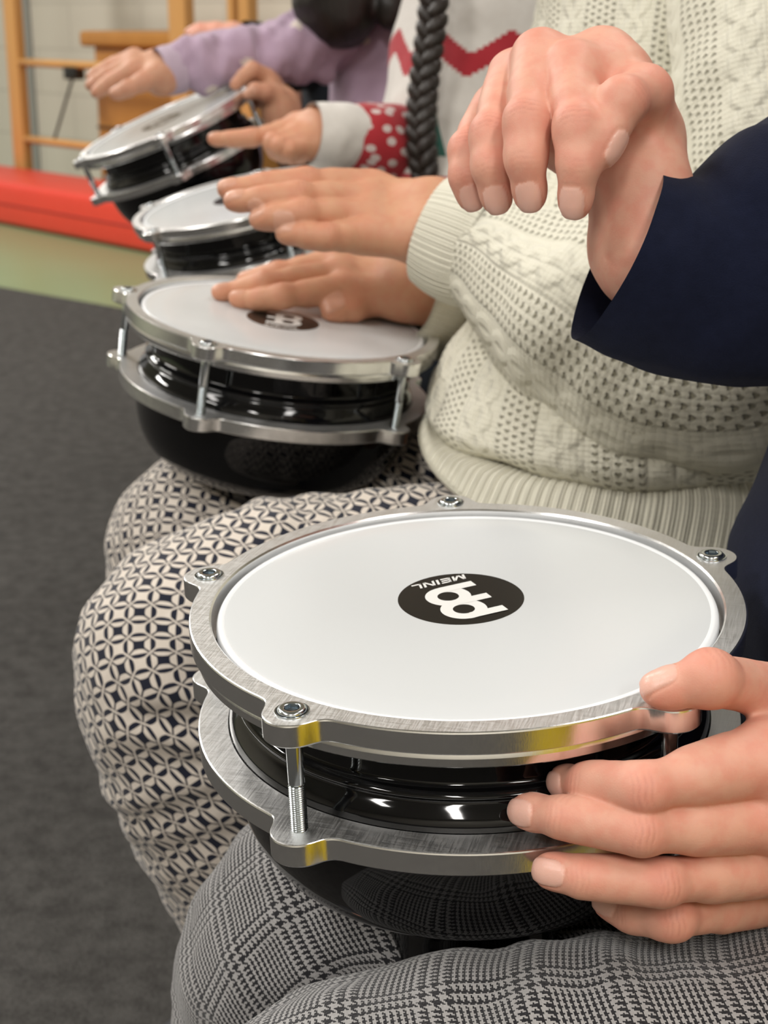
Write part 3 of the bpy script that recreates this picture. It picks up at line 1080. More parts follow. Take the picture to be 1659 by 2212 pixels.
def core_mesh(sk, h=.011):
    """coarse unbroken body under the clothes; sk: hips, belly, chest, neck, head, face, arms [[shoulder, elbow, wrist]], legs [[hip, knee, ankle, toe]]"""
    hf, R = head_parts(sk['head'], sk['face'])
    side = sk['side']
    def fn(P):
        d = smin(cone(P, sk['hips'] - side * .04, sk['hips'] + side * .04, .062, .062), cone(P, sk['hips'], sk['belly'], .07, .07), .03)
        d = smin(d, cone(P, sk['belly'], sk['chest'], .070, .072), .03)
        d = smin(d, cone(P, sk['chest'] - side * .05, sk['chest'] + side * .05, .066, .066), .03)
        d = smin(d, cone(P, sk['chest'], sk['head'] - A3(0, 0, .06), .045, .045), .03)
        d = smin(d, hf(P), .012)
        for a in sk['arms']:
            d = smin(d, cone(P, sk['chest'], a[0], .05, .035), .02)
            d = smin(d, cone(P, a[0], a[1], .032, .021), .015)
            d = smin(d, cone(P, a[1], a[2], .021, .017), .008)
        for l in sk['legs']:
            d = smin(d, cone(P, l[0], l[1], .050, .032), .02)
            d = smin(d, cone(P, l[1], l[2], .032, .026), .01)
            d = smin(d, cone(P, l[2], l[3], .030, .022), .02)
        return d
    pts = [sk[k] for k in ('hips', 'belly', 'chest', 'head')] + [p for a in sk['arms'] for p in a] + [p for l in sk['legs'] for p in l]
    V, F = surface_nets(fn, np.min(pts, 0) - .14, np.max(pts, 0) + .16, h)
    V = relax(V, F, 2)
    t = np.zeros((len(V), 4))
    t[:, 3] = 1
    return V, F, t
def body(root, parts, mat):
    V, F, T, n = [], [], [], 0
    for v, f, t in parts:
        V.append(v)
        F.append(f + n)
        T.append(t)
        n += len(v)
    return mesh_obj('body', np.concatenate(V), np.concatenate(F), mat, root, attr=np.concatenate(T))
def hair_cap(root, c, face, mat, size=1.0, extra=None, name='hair'):
    f = nrm(face)
    s = nrm(np.cross([0, 0, 1.0], f))
    u = np.cross(f, s)
    R = np.stack([f, s, u])
    def fn(P):
        d = ellip(P, c + u * .028 * size - f * .008, R, (.094 * size, .083 * size, .088 * size))
        d = smin(d, ellip(P, c - f * .035 - u * .02, R, (.062 * size, .080 * size, .085 * size)), .03)
        d = -smin(-d, ellip(P, c + f * .095 - u * .035, R, (.075, .066, .085)), .01)
        d = d + .004 * vnoise(P, 60)
        if extra is not None:
            d = smin(d, extra(P), .012)
        return d
    lo, hi = c - .16, c + .16
    if extra is not None:
        lo, hi = np.minimum(lo, extra.lo), np.maximum(hi, extra.hi)
    V, F = surface_nets(fn, lo, hi, .006)
    V = relax(V, F, 2)
    return mesh_obj(name, V, F, mat, root)

def folds(amp, freq, seed=0.0, stretch=(1, 1, 1), fine=0.0):
    def fn(P, uv):
        q = P * np.array(stretch) + seed
        d = amp * vnoise(q, freq) + amp * .5 * vnoise(q + 3.1, freq * 2.3)
        if fine:
            d = d + fine * vnoise(q, freq * 7)
        return d
    return fn
def leg_geo(geo, hip, knee, ankle, r, ref=A3(0, 1, 0), seed=0., bend=.5, nu=96, nv=150, amp=.0045):
    """trouser leg: r = (hip, mid thigh, knee, mid shin, ankle)"""
    k0 = knee + (hip - knee) * .16
    k1 = knee + (ankle - knee) * .16
    kk = knee * .5 + (k0 + k1) * .25
    pts = [hip, (hip + knee) / 2, k0, kk, k1, (knee + ankle) / 2, ankle]
    rad = [r[0], r[1], r[2] * 1.02, r[2], r[2] * .98, r[3], r[4]]
    rings = limb_rings(pts, rad, ref)
    tk = nrm((hip - knee) / np.linalg.norm(hip - knee) + (ankle - knee) / np.linalg.norm(ankle - knee))
    def disp(P, uv):
        d = amp * vnoise(P + seed, 26) + amp * .6 * vnoise(P + seed + 5, 60)
        L = P - knee
        inner = np.clip((L @ tk) / r[2], -1, 1)
        near = np.exp(-(np.linalg.norm(L, axis=1) / (r[2] * 1.7))**2)
        wr = np.sin(uv[:, 1] * 210 + 2.2 * vnoise(P + seed, 30))
        return d + near * np.clip(inner + .45, 0, 1) * wr * .0048
    loft_geo(rings, nu, nv, disp, (True, True), 2.0, geo, arc=True)

# ------------------------------------------------------------------ first child: navy top, houndstooth trousers
c1_, x1_, y1_, n1_ = drum_frame(1)
oc = c1_.copy()
def cy(px, py, R):
    return on_cyl(px, py, oc, R)
hip_c = A3(.40, .575, .40)
P1 = empty('person', (.40, .575, 0), label='person in navy top and grey houndstooth trousers, one hand gripping the drum, one raised', cat='person')
grip = Hand(
    fingers=[
        [(cy(1655, 1640, .138), .0114), (cy(1393, 1703, .128), .0077), (cy(1272, 1694, .109), .0070), (cy(1216, 1690, .0965), .0056)],
        [(cy(1672, 1770, .142), .0102), (cy(1384, 1795, .131), .0075), (cy(1214, 1765, .114), .0068), (cy(1135, 1753, .1030), .0059)],
        [(cy(1682, 1866, .141), .0102), (cy(1430, 1906, .133), .0074), (cy(1258, 1893, .121), .0068), (cy(1186, 1880, .1145), .0058)],
        [(cy(1700, 1925, .136), .0098), (cy(1452, 1982, .127), .0072), (cy(1360, 1972, .112), .0060), (cy(1310, 1950, .104), .0050)]],
    thumb=[(cy(1880, 1640, .150), .0150), (cy(1690, 1492, .128), .0092), (dl(1, 1532, 1468, .0115), .0092), (dl(1, 1424, 1488, .0078), .0064)],
    wrist=[(U(1985, 1680, .500), .0185), (U(1985, 1810, .495), .0175)],
    arm=[(U(2200, 1720, .50), .024), (A3(.40, .455, .50), .032)],
    dors=-FWD + UPV * .05, tdors=UPV * .85 - FWD * .55,
    extra=[(cy(1900, 1650, .150), cy(1700, 1690, .140), .013, .0095), (cy(1668, 1556, .130), cy(1740, 1625, .138), .0070, .010)])
rv, rs_ = .60, .635
raised = Hand(
    fingers=[
        [(U(1232, 150, .625), .0098), (U(1246, 275, .600), .0084), (U(1250, 365, .598), .0076), (U(1242, 440, .602), .0064)],
        [(U(1165, 118, .640), .0098), (U(1138, 262, .612), .0086), (U(1136, 350, .608), .0076), (U(1146, 425, .613), .0064)],
        [(U(1108, 160, .655), .0094), (U(1062, 290, .630), .0082), (U(1060, 365, .625), .0072), (U(1074, 432, .629), .0062)],
        [(U(1066, 232, .670), .0086), (U(1012, 322, .648), .0074), (U(1008, 385, .644), .0066), (U(1020, 430, .646), .0056)]],
    thumb=[(U(1405, 290, .640), .0135), (U(1392, 200, .620), .0108), (U(1344, 218, .603), .0090), (U(1304, 322, .600), .0069)],
    wrist=[(U(1362, 335, .655), .0165), (U(1398, 400, .634), .0155)],
    arm=[(U(1400, 540, .640), .0205), (U(1540, 605, .648), .020), (U(1780, 540, .66), .022)],
    dors=-FWD * .8 + UPV * .4 - RIGHT * .25, tdors=-FWD * .35 + UPV * .35 + RIGHT * .8,
    extra=[(U(1330, 170, .635), U(1250, 160, .630), .0150, .011), (U(1380, 300, .645), U(1300, 130, .645), .018, .014)])
kneeR, kneeL = U(640, 1965, .70), A3(-.030, .455, .408)
sk = dict(hips=hip_c, belly=A3(.37, .575, .55), chest=A3(.37, .575, .72), head=A3(.33, .575, 1.03), face=A3(-1, -.1, -.35), side=A3(0, 1, 0),
          arms=[[A3(.36, .46, .80), A3(.42, .43, .56), A3(.30, .45, .52)], [A3(.36, .69, .80), U(1900, 470, .68), U(1640, 590, .655)]],
          legs=[[A3(.39, .50, .40), kneeL, A3(-.02, .46, .08), A3(-.15, .46, .035)], [A3(.39, .65, .42), kneeR, A3(-.035, .68, .08), A3(-.16, .68, .035)]])
b1 = body(P1, [grip.mesh(.00075), raised.mesh(.0011), core_mesh(sk)], M_SKIN_A)
g = Geo()
leg_geo(g, A3(.40, .66, .415), kneeR, A3(-.032, .675, .09), (.080, .074, .062, .058, .048), seed=1.3)
leg_geo(g, A3(.42, .475, .408), kneeL, A3(-.02, .46, .09), (.086, .080, .069, .060, .050), seed=7.7, amp=.003)
loft_geo([(A3(.46, .575, .40), A3(0, .10, 0), A3(0, 0, .05)), (A3(.40, .575, .41), A3(0, .165, 0), A3(0, 0, .085)), (A3(.32, .575, .405), A3(0, .15, 0), A3(0, 0, .06))], 40, 12, None, geo=g)
g.build('trousers', M_HOUND, P1)
g = Geo()
ax = .108
loft_geo([(U(2145, 1560, .665), A3(ax, 0, 0), A3(0, .15, 0)), (U(2145, 1400, .665), A3(ax, 0, 0), A3(0, .15, 0)), (U(2148, 1260, .665), A3(ax, 0, 0), A3(0, .15, 0)), (U(2205, 1120, .665), A3(ax, 0, 0), A3(0, .15, 0)),
          (U(2270, 900, .665), A3(ax, 0, 0), A3(0, .155, 0)), (U(2300, 500, .665), A3(.10, 0, 0), A3(0, .16, 0)), (A3(.37, .575, .86), A3(.07, 0, 0), A3(0, .11, 0)), (A3(.36, .575, .91), A3(.05, 0, 0), A3(0, .06, 0))], 72, 60, folds(.005, 14, 2.0), geo=g)
loft_geo(limb_rings([U(1330, 548, .640), U(1400, 582, .642), U(1520, 612, .648), U(1680, 566, .655), U(1850, 480, .67), A3(.355, .69, .80)],
                    [.0410, .0405, .0445, .056, .060, .068], A3(0, 1, 0)), 64, 60, folds(.004, 22, 4.0), (False, True), geo=g)
loft_geo(limb_rings([U(2080, 1740, .497), U(2240, 1720, .50), A3(.42, .43, .56), A3(.37, .455, .80)], [.031, .036, .048, .066], A3(.2, 1, 0)), 48, 40, folds(.004, 22, 9.0), (False, True), geo=g)
g.build('sweater', M_NAVY, P1)
hair_cap(P1, sk['head'], sk['face'], M_HAIR_B)
def shoes(root, legs, mat):
    for l in legs:
        a, t = l[2], l[3]
        d = nrm((t - a) * A3(1, 1, 0))
        s = A3(-d[1], d[0], 0)
        z = A3(0, 0, 1)
        h = A3(a[0], a[1], 0) - d * .045
        pr = [(0, .018, .034), (.02, .030, .045), (.06, .034, .046), (.11, .036, .034), (.17, .040, .026), (.21, .032, .020), (.225, .012, .012)]
        loft_geo([(h + d * p + z * (q + .005), s * w, z * q) for p, w, q in pr], 28, 24, None, power=2.6).build('shoe', mat, root)
M_SHOE = plain('dark_shoe', (.03, .03, .035), .6)
shoes(P1, sk['legs'], M_SHOE)

# ------------------------------------------------------------------ second child: cream knit, petal print trousers
P2 = empty('person', (*U(1440, 1150, 1.05)[:2], 0), label='person in cream cable knit sweater and petal print trousers, playing with both hands', cat='person')
def h2(px, py, h):
    return dl(2, px, py, h)
flat = Hand(
    fingers=[
        [(h2(735, 622, .0210), .0092), (h2(612, 640, .0130), .0082), (h2(556, 648, .0075), .0070), (h2(512, 645, .0056), .0058)],
        [(h2(722, 592, .0260), .0092), (h2(572, 612, .0170), .0084), (h2(513, 628, .0075), .0070), (h2(474, 631, .0056), .0058)],
        [(h2(718, 570, .0290), .0090), (h2(602, 590, .0180), .0080), (h2(556, 600, .0090), .0068), (h2(528, 603, .0056), .0056)],
        [(h2(735, 556, .0270), .0084), (h2(650, 577, .0150), .0072), (h2(612, 588, .0080), .0062), (h2(585, 594, .0050), .0052)]],
    thumb=[(h2(868, 628, .0180), .0150), (h2(822, 645, .0130), .0120), (h2(762, 665, .0095), .0098), (h2(716, 672, .0072), .0074)],
    wrist=[(h2(872, 632, .0230), .0190), (h2(868, 598, .0290), .0180)],
    arm=[(U(960, 648, 1.105), .0175), (U(1180, 700, 1.18), .020), (U(1420, 720, 1.24), .022)],
    dors=A3(0, 0, 1), tdors=A3(-.1, -.55, .8))
up2 = Hand(
    fingers=[
        [(U(795, 402, 1.015), .0102), (U(662, 394, .995), .0090), (U(570, 400, .990), .0078), (U(490, 408, .990), .0064)],
        [(U(778, 432, 1.000), .0102), (U(645, 424, .975), .0092), (U(560, 432, .970), .0080), (U(505, 434, .972), .0066)],
        [(U(770, 468, .988), .0098), (U(655, 462, .965), .0088), (U(590, 470, .964), .0078), (U(560, 474, .967), .0064)],
        [(U(782, 508, .978), .0094), (U(706, 512, .960), .0080), (U(656, 508, .960), .0072), (U(616, 504, .963), .0062)]],
    thumb=[(U(880, 430, 1.03), .0140), (U(800, 420, 1.04), .0115), (U(735, 428, 1.04), .0095), (U(690, 440, 1.035), .0075)],
    wrist=[(U(935, 448, 1.00), .0190), (U(930, 512, .985), .0190)],
    arm=[(U(1080, 555, .975), .0190), (U(1290, 690, .93), .020), (U(1560, 780, .91), .022)],
    dors=-FWD * .75 + UPV * .65, tdors=A3(0, 0, 1))
k2R, k2L = U(368, 1142, 1.13), U(332, 1368, .92)
h2c = U(1440, 1080, 1.08)
sk2 = dict(hips=h2c, belly=h2c + A3(-.01, .0, .12), chest=U(1480, 100, 1.14), head=U(1400, -900, 1.12), face=A3(-1, -.1, -.45), side=A3(.15, 1, 0),
           arms=[[U(1600, -60, 1.0), U(1630, 770, .90), U(1200, 590, .95)], [U(1440, 30, 1.27), U(1440, 720, 1.24), U(1080, 660, 1.14)]],
           legs=[[U(1420, 1220, .98), k2L, U(800, 1925, .98), U(700, 2010, .97)], [U(1380, 1050, 1.17), k2R, U(720, 1600, 1.2), U(620, 1680, 1.18)]])
for l in sk2['legs']:
    l[2][2] = .085
    l[3][2] = .035
b2 = body(P2, [flat.mesh(.0012), up2.mesh(.0013), core_mesh(sk2)], M_SKIN_B)
g = Geo()
leg_geo(g, U(1420, 1225, .985), k2L, sk2['legs'][0][2], (.066, .070, .0655, .058, .050), seed=3.0, amp=.003)
leg_geo(g, U(1380, 1060, 1.17), k2R, sk2['legs'][1][2], (.080, .073, .0665, .058, .050), seed=5.0, amp=.003)
g.build('trousers', M_PETAL, P2)
g = Geo()
rg = [(U(1560, -420, 1.13), A3(.05, 0, 0), A3(.01, .06, 0)), (U(1540, -340, 1.13), A3(.085, 0, 0), A3(.02, .13, 0)), (U(1510, -150, 1.13), A3(.112, 0, 0), A3(.02, .155, 0)), (U(1480, 60, 1.12), A3(.112, 0, 0), A3(.02, .16, 0)), (U(1440, 380, 1.09), A3(.116, 0, 0), A3(.02, .16, 0)),
      (U(1405, 620, 1.065), A3(.118, 0, 0), A3(.02, .16, 0)), (U(1395, 740, 1.055), A3(.136, 0, 0), A3(.02, .165, 0)), (U(1398, 830, 1.05), A3(.149, 0, 0), A3(.02, .170, 0)), (U(1402, 880, 1.045), A3(.150, 0, -.004), A3(.02, .165, 0)), (U(1415, 915, 1.04), A3(.139, 0, -.004), A3(.02, .145, 0)), (U(1430, 925, 1.04), A3(.10, 0, -.004), A3(.02, .10, 0))]
fd = folds(.0055, 15, 6.0, (1, 1, 1.6))
loft_geo(rg, 200, 150, fd, geo=g)
loft_geo(limb_rings([U(1012, 528, .984), U(1085, 560, .973), U(1170, 622, .955), U(1290, 690, .93), U(1450, 785, .91), U(1620, 790, .90), U(1690, 600, .90), U(1668, 300, .92), U(1645, 0, .96), U(1580, -330, 1.05)],
                    [.037, .041, .052, .066, .068, .062, .057, .056, .058, .055], A3(.1, 1, 0)), 96, 160, folds(.004, 24, 1.0), (False, True), geo=g)
loft_geo(limb_rings([U(985, 665, 1.115), U(1080, 690, 1.14), U(1250, 720, 1.19), U(1440, 700, 1.24), U(1470, 350, 1.25), U(1480, -60, 1.27), U(1540, -300, 1.2)], [.036, .042, .046, .052, .056, .060, .055], A3(.1, 1, 0)), 72, 90, folds(.004, 24, 8.0), (False, True), geo=g)
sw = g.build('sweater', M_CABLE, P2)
# welt: ribbed lower edge lying over the lap, with an open end
def ribdisp(P, uv):
    return .0016 * np.abs(np.sin(uv[:, 0] * np.pi / .0072)) + .003 * vnoise(P, 16)
g = Geo()
hc = U(1352, 1062, 1.035)
ring_a, ring_b = A3(-.136, 0, .050), A3(.02, .168, 0)
rgh = [(U(1400, 900, 1.04), A3(-.128, 0, 0), A3(.02, .140, 0)), (U(1392, 930, 1.04), A3(-.140, 0, .012), A3(.02, .158, 0)), (U(1372, 1000, 1.037), A3(-.139, 0, .034), A3(.02, .166, 0)), (hc, ring_a, ring_b)]
inner = [(hc, ring_a * .972, ring_b * .972), (U(1385, 960, 1.04), A3(-.128, 0, .02), A3(.02, .145, 0))]
loft_geo(rgh, 800, 44, ribdisp, (False, False), 2.35, geo=g)
loft_geo(inner, 200, 10, None, (False, False), 2.35, geo=g)
loft_geo([(hc, ring_a * .985, ring_b * .985), (hc + A3(-.002, 0, -.003), ring_a * .995, ring_b * .995), (hc + A3(-.001, 0, -.001), ring_a * 1.008, ring_b * 1.008)], 200, 6, None, (False, False), 2.35, geo=g)
g.build('ribbed_hem', M_FINE, sw)
# cuffs
for (pts, rr, nm) in (([U(938, 498, .992), U(968, 510, .989), U(1010, 527, .984), U(1046, 542, .980)], [(.0355, .0355), (.0385, .0385), (.040, .040), (.038, .038)], 0),
                      ([U(893, 634, 1.088), U(930, 644, 1.095), U(975, 658, 1.108), U(1012, 670, 1.12)], [(.036, .036), (.0385, .0385), (.040, .040), (.038, .038)], 1)):
    g = Geo()
    loft_geo(limb_rings(pts, rr, A3(.1, 1, 0)), 240, 30, lambda P, uv: .0007 * np.abs(np.sin(uv[:, 0] * np.pi / .0046)) + .0015 * vnoise(P, 30), (False, False), geo=g)
    loft_geo(limb_rings(pts[:3], [(a - .003, b - .003) for a, b in rr[:3]], A3(.1, 1, 0)), 80, 10, None, (False, False), geo=g)
    g.build('cuff', M_FINE, sw)
hair_cap(P2, sk2['head'], sk2['face'], M_HAIR_B)
shoes(P2, sk2['legs'], M_SHOE)

# ------------------------------------------------------------------ third child: festive jumper, long braid
P3 = empty('person', (*U(1060, 330, 1.62)[:2], 0), label='person in white and red festive knit jumper with a long dark braid, one finger pointing', cat='person')
D3 = 1.50
point = Hand(
    fingers=[
        [(U(628, 282, D3 + .02), .0098), (U(545, 297, D3), .0084), (U(493, 300, D3), .0074), (U(462, 300, D3), .0064)],
        [(U(638, 296, D3 + .005), .0100), (U(590, 308, D3 - .015), .0088), (U(598, 328, D3 - .004), .0076), (U(628, 332, D3 + .01), .0066)],
        [(U(646, 306, D3), .0096), (U(604, 316, D3 - .02), .0084), (U(612, 334, D3 - .005), .0074), (U(638, 338, D3 + .01), .0064)],
        [(U(656, 316, D3 - .003), .0090), (U(624, 324, D3 - .02), .0076), (U(630, 338, D3 - .008), .0068), (U(650, 340, D3 + .01), .0058)]],
    thumb=[(U(680, 268, D3 + .02), .0140), (U(642, 268, D3 + .03), .0115), (U(602, 284, D3 + .03), .0092), (U(566, 294, D3 + .025), .0074)],
    wrist=[(U(700, 272, D3 + .02), .0200), (U(702, 304, D3 + .01), .0195)],
    arm=[(U(780, 300, D3 + .03), .0180), (U(900, 320, D3 + .08), .020)],
    dors=UPV * .9 - FWD * .35, tdors=UPV)
h3c = U(1060, 560, 1.66)
h3c[2] = .42
sk3 = dict(hips=h3c, belly=h3c + A3(0, 0, .13), chest=U(1080, 20, 1.68), head=U(1010, -470, 1.64), face=A3(-1, -.2, -.35), side=A3(.2, 1, 0),
           arms=[[U(1050, -60, 1.63), U(960, 320, 1.57), U(790, 305, 1.53)], [U(1040, -60, 1.80), U(940, 300, 1.80), U(800, 330, 1.78)]],
           legs=[[h3c + A3(-.02, -.08, 0), U(650, 640, 1.52), U(740, 1050, 1.6), U(640, 1090, 1.58)], [h3c + A3(-.02, .08, 0), U(620, 560, 1.74), U(700, 900, 1.76), U(600, 940, 1.74)]])
for l in sk3['legs']:
    l[1][2] = .425
    l[2][2] = .085
    l[3][2] = .035
body(P3, [point.mesh(.0016), core_mesh(sk3)], M_SKIN_B)
g = Geo()
for l, s in zip(sk3['legs'], (2., 4.)):
    leg_geo(g, l[0], l[1], l[2], (.078, .070, .060, .055, .048), seed=s, nu=48, nv=70)
g.build('trousers', M_DARK, P3)
g = Geo()
loft_geo([(U(1080, -170, 1.68), A3(.05, 0, 0), A3(.01, .055, 0)), (U(1080, -135, 1.68), A3(.085, 0, 0), A3(.02, .12, 0)), (U(1085, -40, 1.68), A3(.100, 0, 0), A3(.02, .145, 0)), (U(1062, 90, 1.67), A3(.104, 0, 0), A3(.02, .145, 0)), (U(1042, 200, 1.66), A3(.106, 0, 0), A3(.02, .145, 0)), (U(1034, 300, 1.65), A3(.108, 0, 0), A3(.02, .15, 0)), (U(1040, 420, 1.65), A3(.112, 0, 0), A3(.02, .155, 0)), (U(1050, 520, 1.65), A3(.11, 0, 0), A3(.02, .15, 0))], 120, 70, folds(.004, 18, 3.0), geo=g)
jm = g.build('jumper', M_FEST, P3)
g = Geo()
loft_geo(limb_rings([U(752, 298, D3 + .025), U(800, 304, D3 + .035), U(880, 318, D3 + .06), U(960, 320, D3 + .09), U(1030, 120, D3 + .13), U(1060, -60, D3 + .15)], [.0325, .036, .040, .044, .048, .05], A3(.1, 1, 0)), 64, 60, folds(.004, 26, 2.0), (False, True), geo=g)
loft_geo(limb_rings([U(800, 330, 1.78), U(940, 300, 1.80), U(1020, -40, 1.80)], [.034, .042, .05], A3(.1, 1, 0)), 40, 30, folds(.004, 26, 2.0), geo=g)
g.build('sleeve', M_REDKNIT, jm)
g = Geo()
cpt = [U(672, 288, D3 + .003), U(705, 292, D3 + .010), U(740, 296, D3 + .02), U(768, 300, D3 + .028)]
loft_geo(limb_rings(cpt, [.0300, .0325, .033, .0320], A3(.45, 1, 0)), 64, 20, folds(.002, 40), (False, False), geo=g)
loft_geo(limb_rings(cpt[:3], [.0280, .0300, .0305], A3(.45, 1, 0)), 48, 8, None, (False, False), geo=g)
g.build('cuff', M_WHITEKNIT, jm)
# braid
bp_ = cat_rom(np.array([U(930, -330, 1.56), U(935, -180, 1.525), U(938, -60, 1.51), U(934, 40, 1.505), U(922, 130, 1.505), U(912, 220, 1.505), U(910, 300, 1.505), U(918, 385, 1.51), U(925, 440, 1.515)]), 44)
g = Geo()
for i in range(len(bp_) - 1):
    t = nrm(bp_[i + 1] - bp_[i])
    s = nrm(np.cross(t, FWD))
    d = np.cross(s, t)
    sg = 1 if i % 2 else -1
    k = 1.0 if i < 36 else 1.0 - (i - 36) * .06
    c = bp_[i] + s * sg * .0048 * k - d * sg * .003
    ax_ = nrm(t * .8 - s * sg * .62)
    e2 = nrm(np.cross(ax_, d))
    th = np.linspace(-1, 1, 8)
    loft_geo([(c + ax_ * q * .015 * k, e2 * .0080 * k * math.sqrt(max(1 - q * q, .02)), d * .0095 * k * math.sqrt(max(1 - q * q, .02))) for q in th], 14, 12, None, geo=g)
hr = hair_cap(P3, sk3['head'], sk3['face'], M_HAIR_B)
g.build('braid', M_HAIR_B, hr)
shoes(P3, sk3['legs'], M_SHOE)

# ------------------------------------------------------------------ fourth child: lilac sweatshirt
P4 = empty('person', (*U(880, 330, 2.05)[:2], 0), label='person in lilac sweatshirt with cream dots, arm stretched out over the tilted drum', cat='person')
D4 = 1.80
reach = Hand(
    fingers=[
        [(U(285, 152, D4), .0098), (U(242, 176, D4), .0086), (U(222, 190, D4), .0076), (U(208, 200, D4), .0066)],
        [(U(283, 140, D4 + .015), .0100), (U(232, 164, D4 + .01), .0088), (U(210, 176, D4 + .01), .0078), (U(196, 184, D4 + .01), .0068)],
        [(U(284, 130, D4 + .035), .0096), (U(236, 148, D4 + .03), .0084), (U(213, 158, D4 + .03), .0074), (U(198, 166, D4 + .03), .0064)],
        [(U(290, 122, D4 + .055), .0090), (U(252, 136, D4 + .05), .0076), (U(233, 144, D4 + .05), .0068), (U(218, 150, D4 + .05), .0058)]],
    thumb=[(U(338, 160, D4 - .01), .0135), (U(306, 178, D4 - .02), .0110), (U(276, 192, D4 - .025), .0092), (U(250, 202, D4 - .025), .0074)],
    wrist=[(U(345, 142, D4 + .03), .0195), (U(348, 168, D4 + .005), .0190)],
    arm=[(U(400, 145, D4 + .025), .0150), (U(460, 138, D4 + .04), .015), (U(600, 118, D4 + .1), .017)],
    dors=UPV, tdors=UPV * .6 - FWD * .7)
hold = Hand(
    fingers=[
        [(U(578, 168, D4 + .02), .0096), (U(546, 150, D4 + .0), .0084), (U(524, 166, D4 - .005), .0074), (U(508, 184, D4 - .005), .0064)],
        [(U(586, 176, D4 + .04), .0096), (U(556, 162, D4 + .03), .0084), (U(536, 178, D4 + .02), .0074), (U(524, 194, D4 + .02), .0064)],
        [(U(594, 188, D4 + .055), .0094), (U(566, 180, D4 + .05), .0082), (U(548, 194, D4 + .04), .0072), (U(540, 208, D4 + .04), .0062)],
        [(U(602, 202, D4 + .065), .0088), (U(578, 200, D4 + .065), .0074), (U(562, 212, D4 + .06), .0066), (U(556, 224, D4 + .06), .0056)]],
    thumb=[(U(592, 205, D4 + .0), .0130), (U(570, 200, D4 - .015), .0105), (U(552, 196, D4 - .02), .0088), (U(538, 204, D4 - .02), .0070)],
    wrist=[(U(600, 236, D4 + .01), .0180), (U(614, 226, D4 + .03), .0180)],
    arm=[(U(622, 300, D4 + .03), .0215), (U(690, 400, D4 + .12), .030)],
    dors=UPV * .8 + RIGHT * .5, tdors=-FWD)
h4c = U(900, 430, 2.06)
h4c[2] = .45
sk4 = dict(hips=h4c, belly=h4c + A3(0, 0, .13), chest=U(890, 0, 2.06), head=U(770, -175, 1.98), face=A3(-1, -.1, -.75), side=A3(.2, 1, 0),
           arms=[[U(800, 20, 1.98), U(600, 115, 1.92), U(450, 140, 1.85)], [U(860, -20, 2.18), U(760, 420, 1.98), U(650, 350, 1.87)]],
           legs=[[h4c + A3(-.02, -.08, 0), U(560, 400, 1.98), U(620, 740, 2.02), U(530, 760, 2.0)], [h4c + A3(-.02, .08, 0), U(550, 400, 2.16), U(620, 740, 2.2), U(540, 760, 2.2)]])
for l in sk4['legs']:
    l[1][2] = .44
    l[2][2] = .085
    l[3][2] = .035
body(P4, [reach.mesh(.0018), hold.mesh(.0018), core_mesh(sk4)], M_SKIN_C)
g = Geo()
for l, s in zip(sk4['legs'], (2.5, 4.5)):
    leg_geo(g, l[0], l[1], l[2], (.078, .070, .060, .055, .048), seed=s, nu=48, nv=70)
g.build('trousers', M_DARK, P4)
g = Geo()
loft_geo([(U(890, -150, 2.06), A3(.05, 0, 0), A3(.01, .055, 0)), (U(890, -120, 2.06), A3(.09, 0, 0), A3(.02, .12, 0)), (U(888, -40, 2.06), A3(.105, 0, 0), A3(.02, .145, 0)), (U(882, 60, 2.05), A3(.106, 0, 0), A3(.02, .145, 0)), (U(882, 170, 2.05), A3(.104, 0, 0), A3(.02, .145, 0)), (U(884, 290, 2.05), A3(.106, 0, 0), A3(.02, .15, 0)), (U(888, 400, 2.05), A3(.11, 0, 0), A3(.02, .15, 0))], 90, 60, folds(.005, 18, 3.0), geo=g)
loft_geo(limb_rings([U(372, 148, D4 + .02), U(440, 140, D4 + .03), U(520, 128, D4 + .07), U(580, 122, D4 + .09), U(660, 100, D4 + .12), U(740, 60, D4 + .16), U(820, 10, D4 + .2)], [.0275, .031, .036, .038, .043, .048, .052], A3(.1, 1, 0)), 72, 90, folds(.009, 26, 5.0, (1.6, 1, 1)), (False, True), geo=g)
loft_geo(limb_rings([U(672, 375, 1.89), U(760, 420, 1.98), U(850, 200, 2.1), U(880, -20, 2.16)], [.033, .04, .048, .05], A3(.1, 1, 0)), 40, 30, folds(.004, 26, 2.0), geo=g)
sl = g.build('sweatshirt', M_LILAC, P4)
g = Geo()
cp4 = [U(346, 156, D4 + .012), U(360, 153, D4 + .015), U(382, 149, D4 + .02), U(396, 147, D4 + .022)]
loft_geo(limb_rings(cp4, [.0275, .0290, .0290, .0280], A3(-.3, 1, 0)), 48, 14, None, (False, False), geo=g)
loft_geo(limb_rings(cp4[:3], [.0255, .0270, .0270], A3(-.3, 1, 0)), 48, 8, None, (False, False), geo=g)
g.build('cuff', M_LILAC_PLAIN, sl)
class Lock:
    """hair falling forward over the chest"""
    def __init__(s, pts, rad):
        s.p, s.r = pts, rad
        s.lo, s.hi = np.min(pts, 0) - .08, np.max(pts, 0) + .08
    def __call__(s, P):
        d = None
        for i in range(len(s.p) - 1):
            c = cone(P, s.p[i], s.p[i + 1], s.r[i], s.r[i + 1])
            d = c if d is None else smin(d, c, .02)
        return d + .002 * vnoise(P, 110)
lk = Lock([U(770, -180, 1.93), U(735, -80, 1.90), U(728, 5, 1.885), U(738, 28, 1.885)], [.06, .056, .050, .040])
lk2 = Lock([U(830, -150, 1.93), U(842, -60, 1.885), U(845, 20, 1.87), U(842, 45, 1.87)], [.04, .03, .018, .010])
class Both:
    lo, hi = np.minimum(lk.lo, lk2.lo), np.maximum(lk.hi, lk2.hi)
    def __call__(s, P):
        return smin(lk(P), lk2(P), .004)
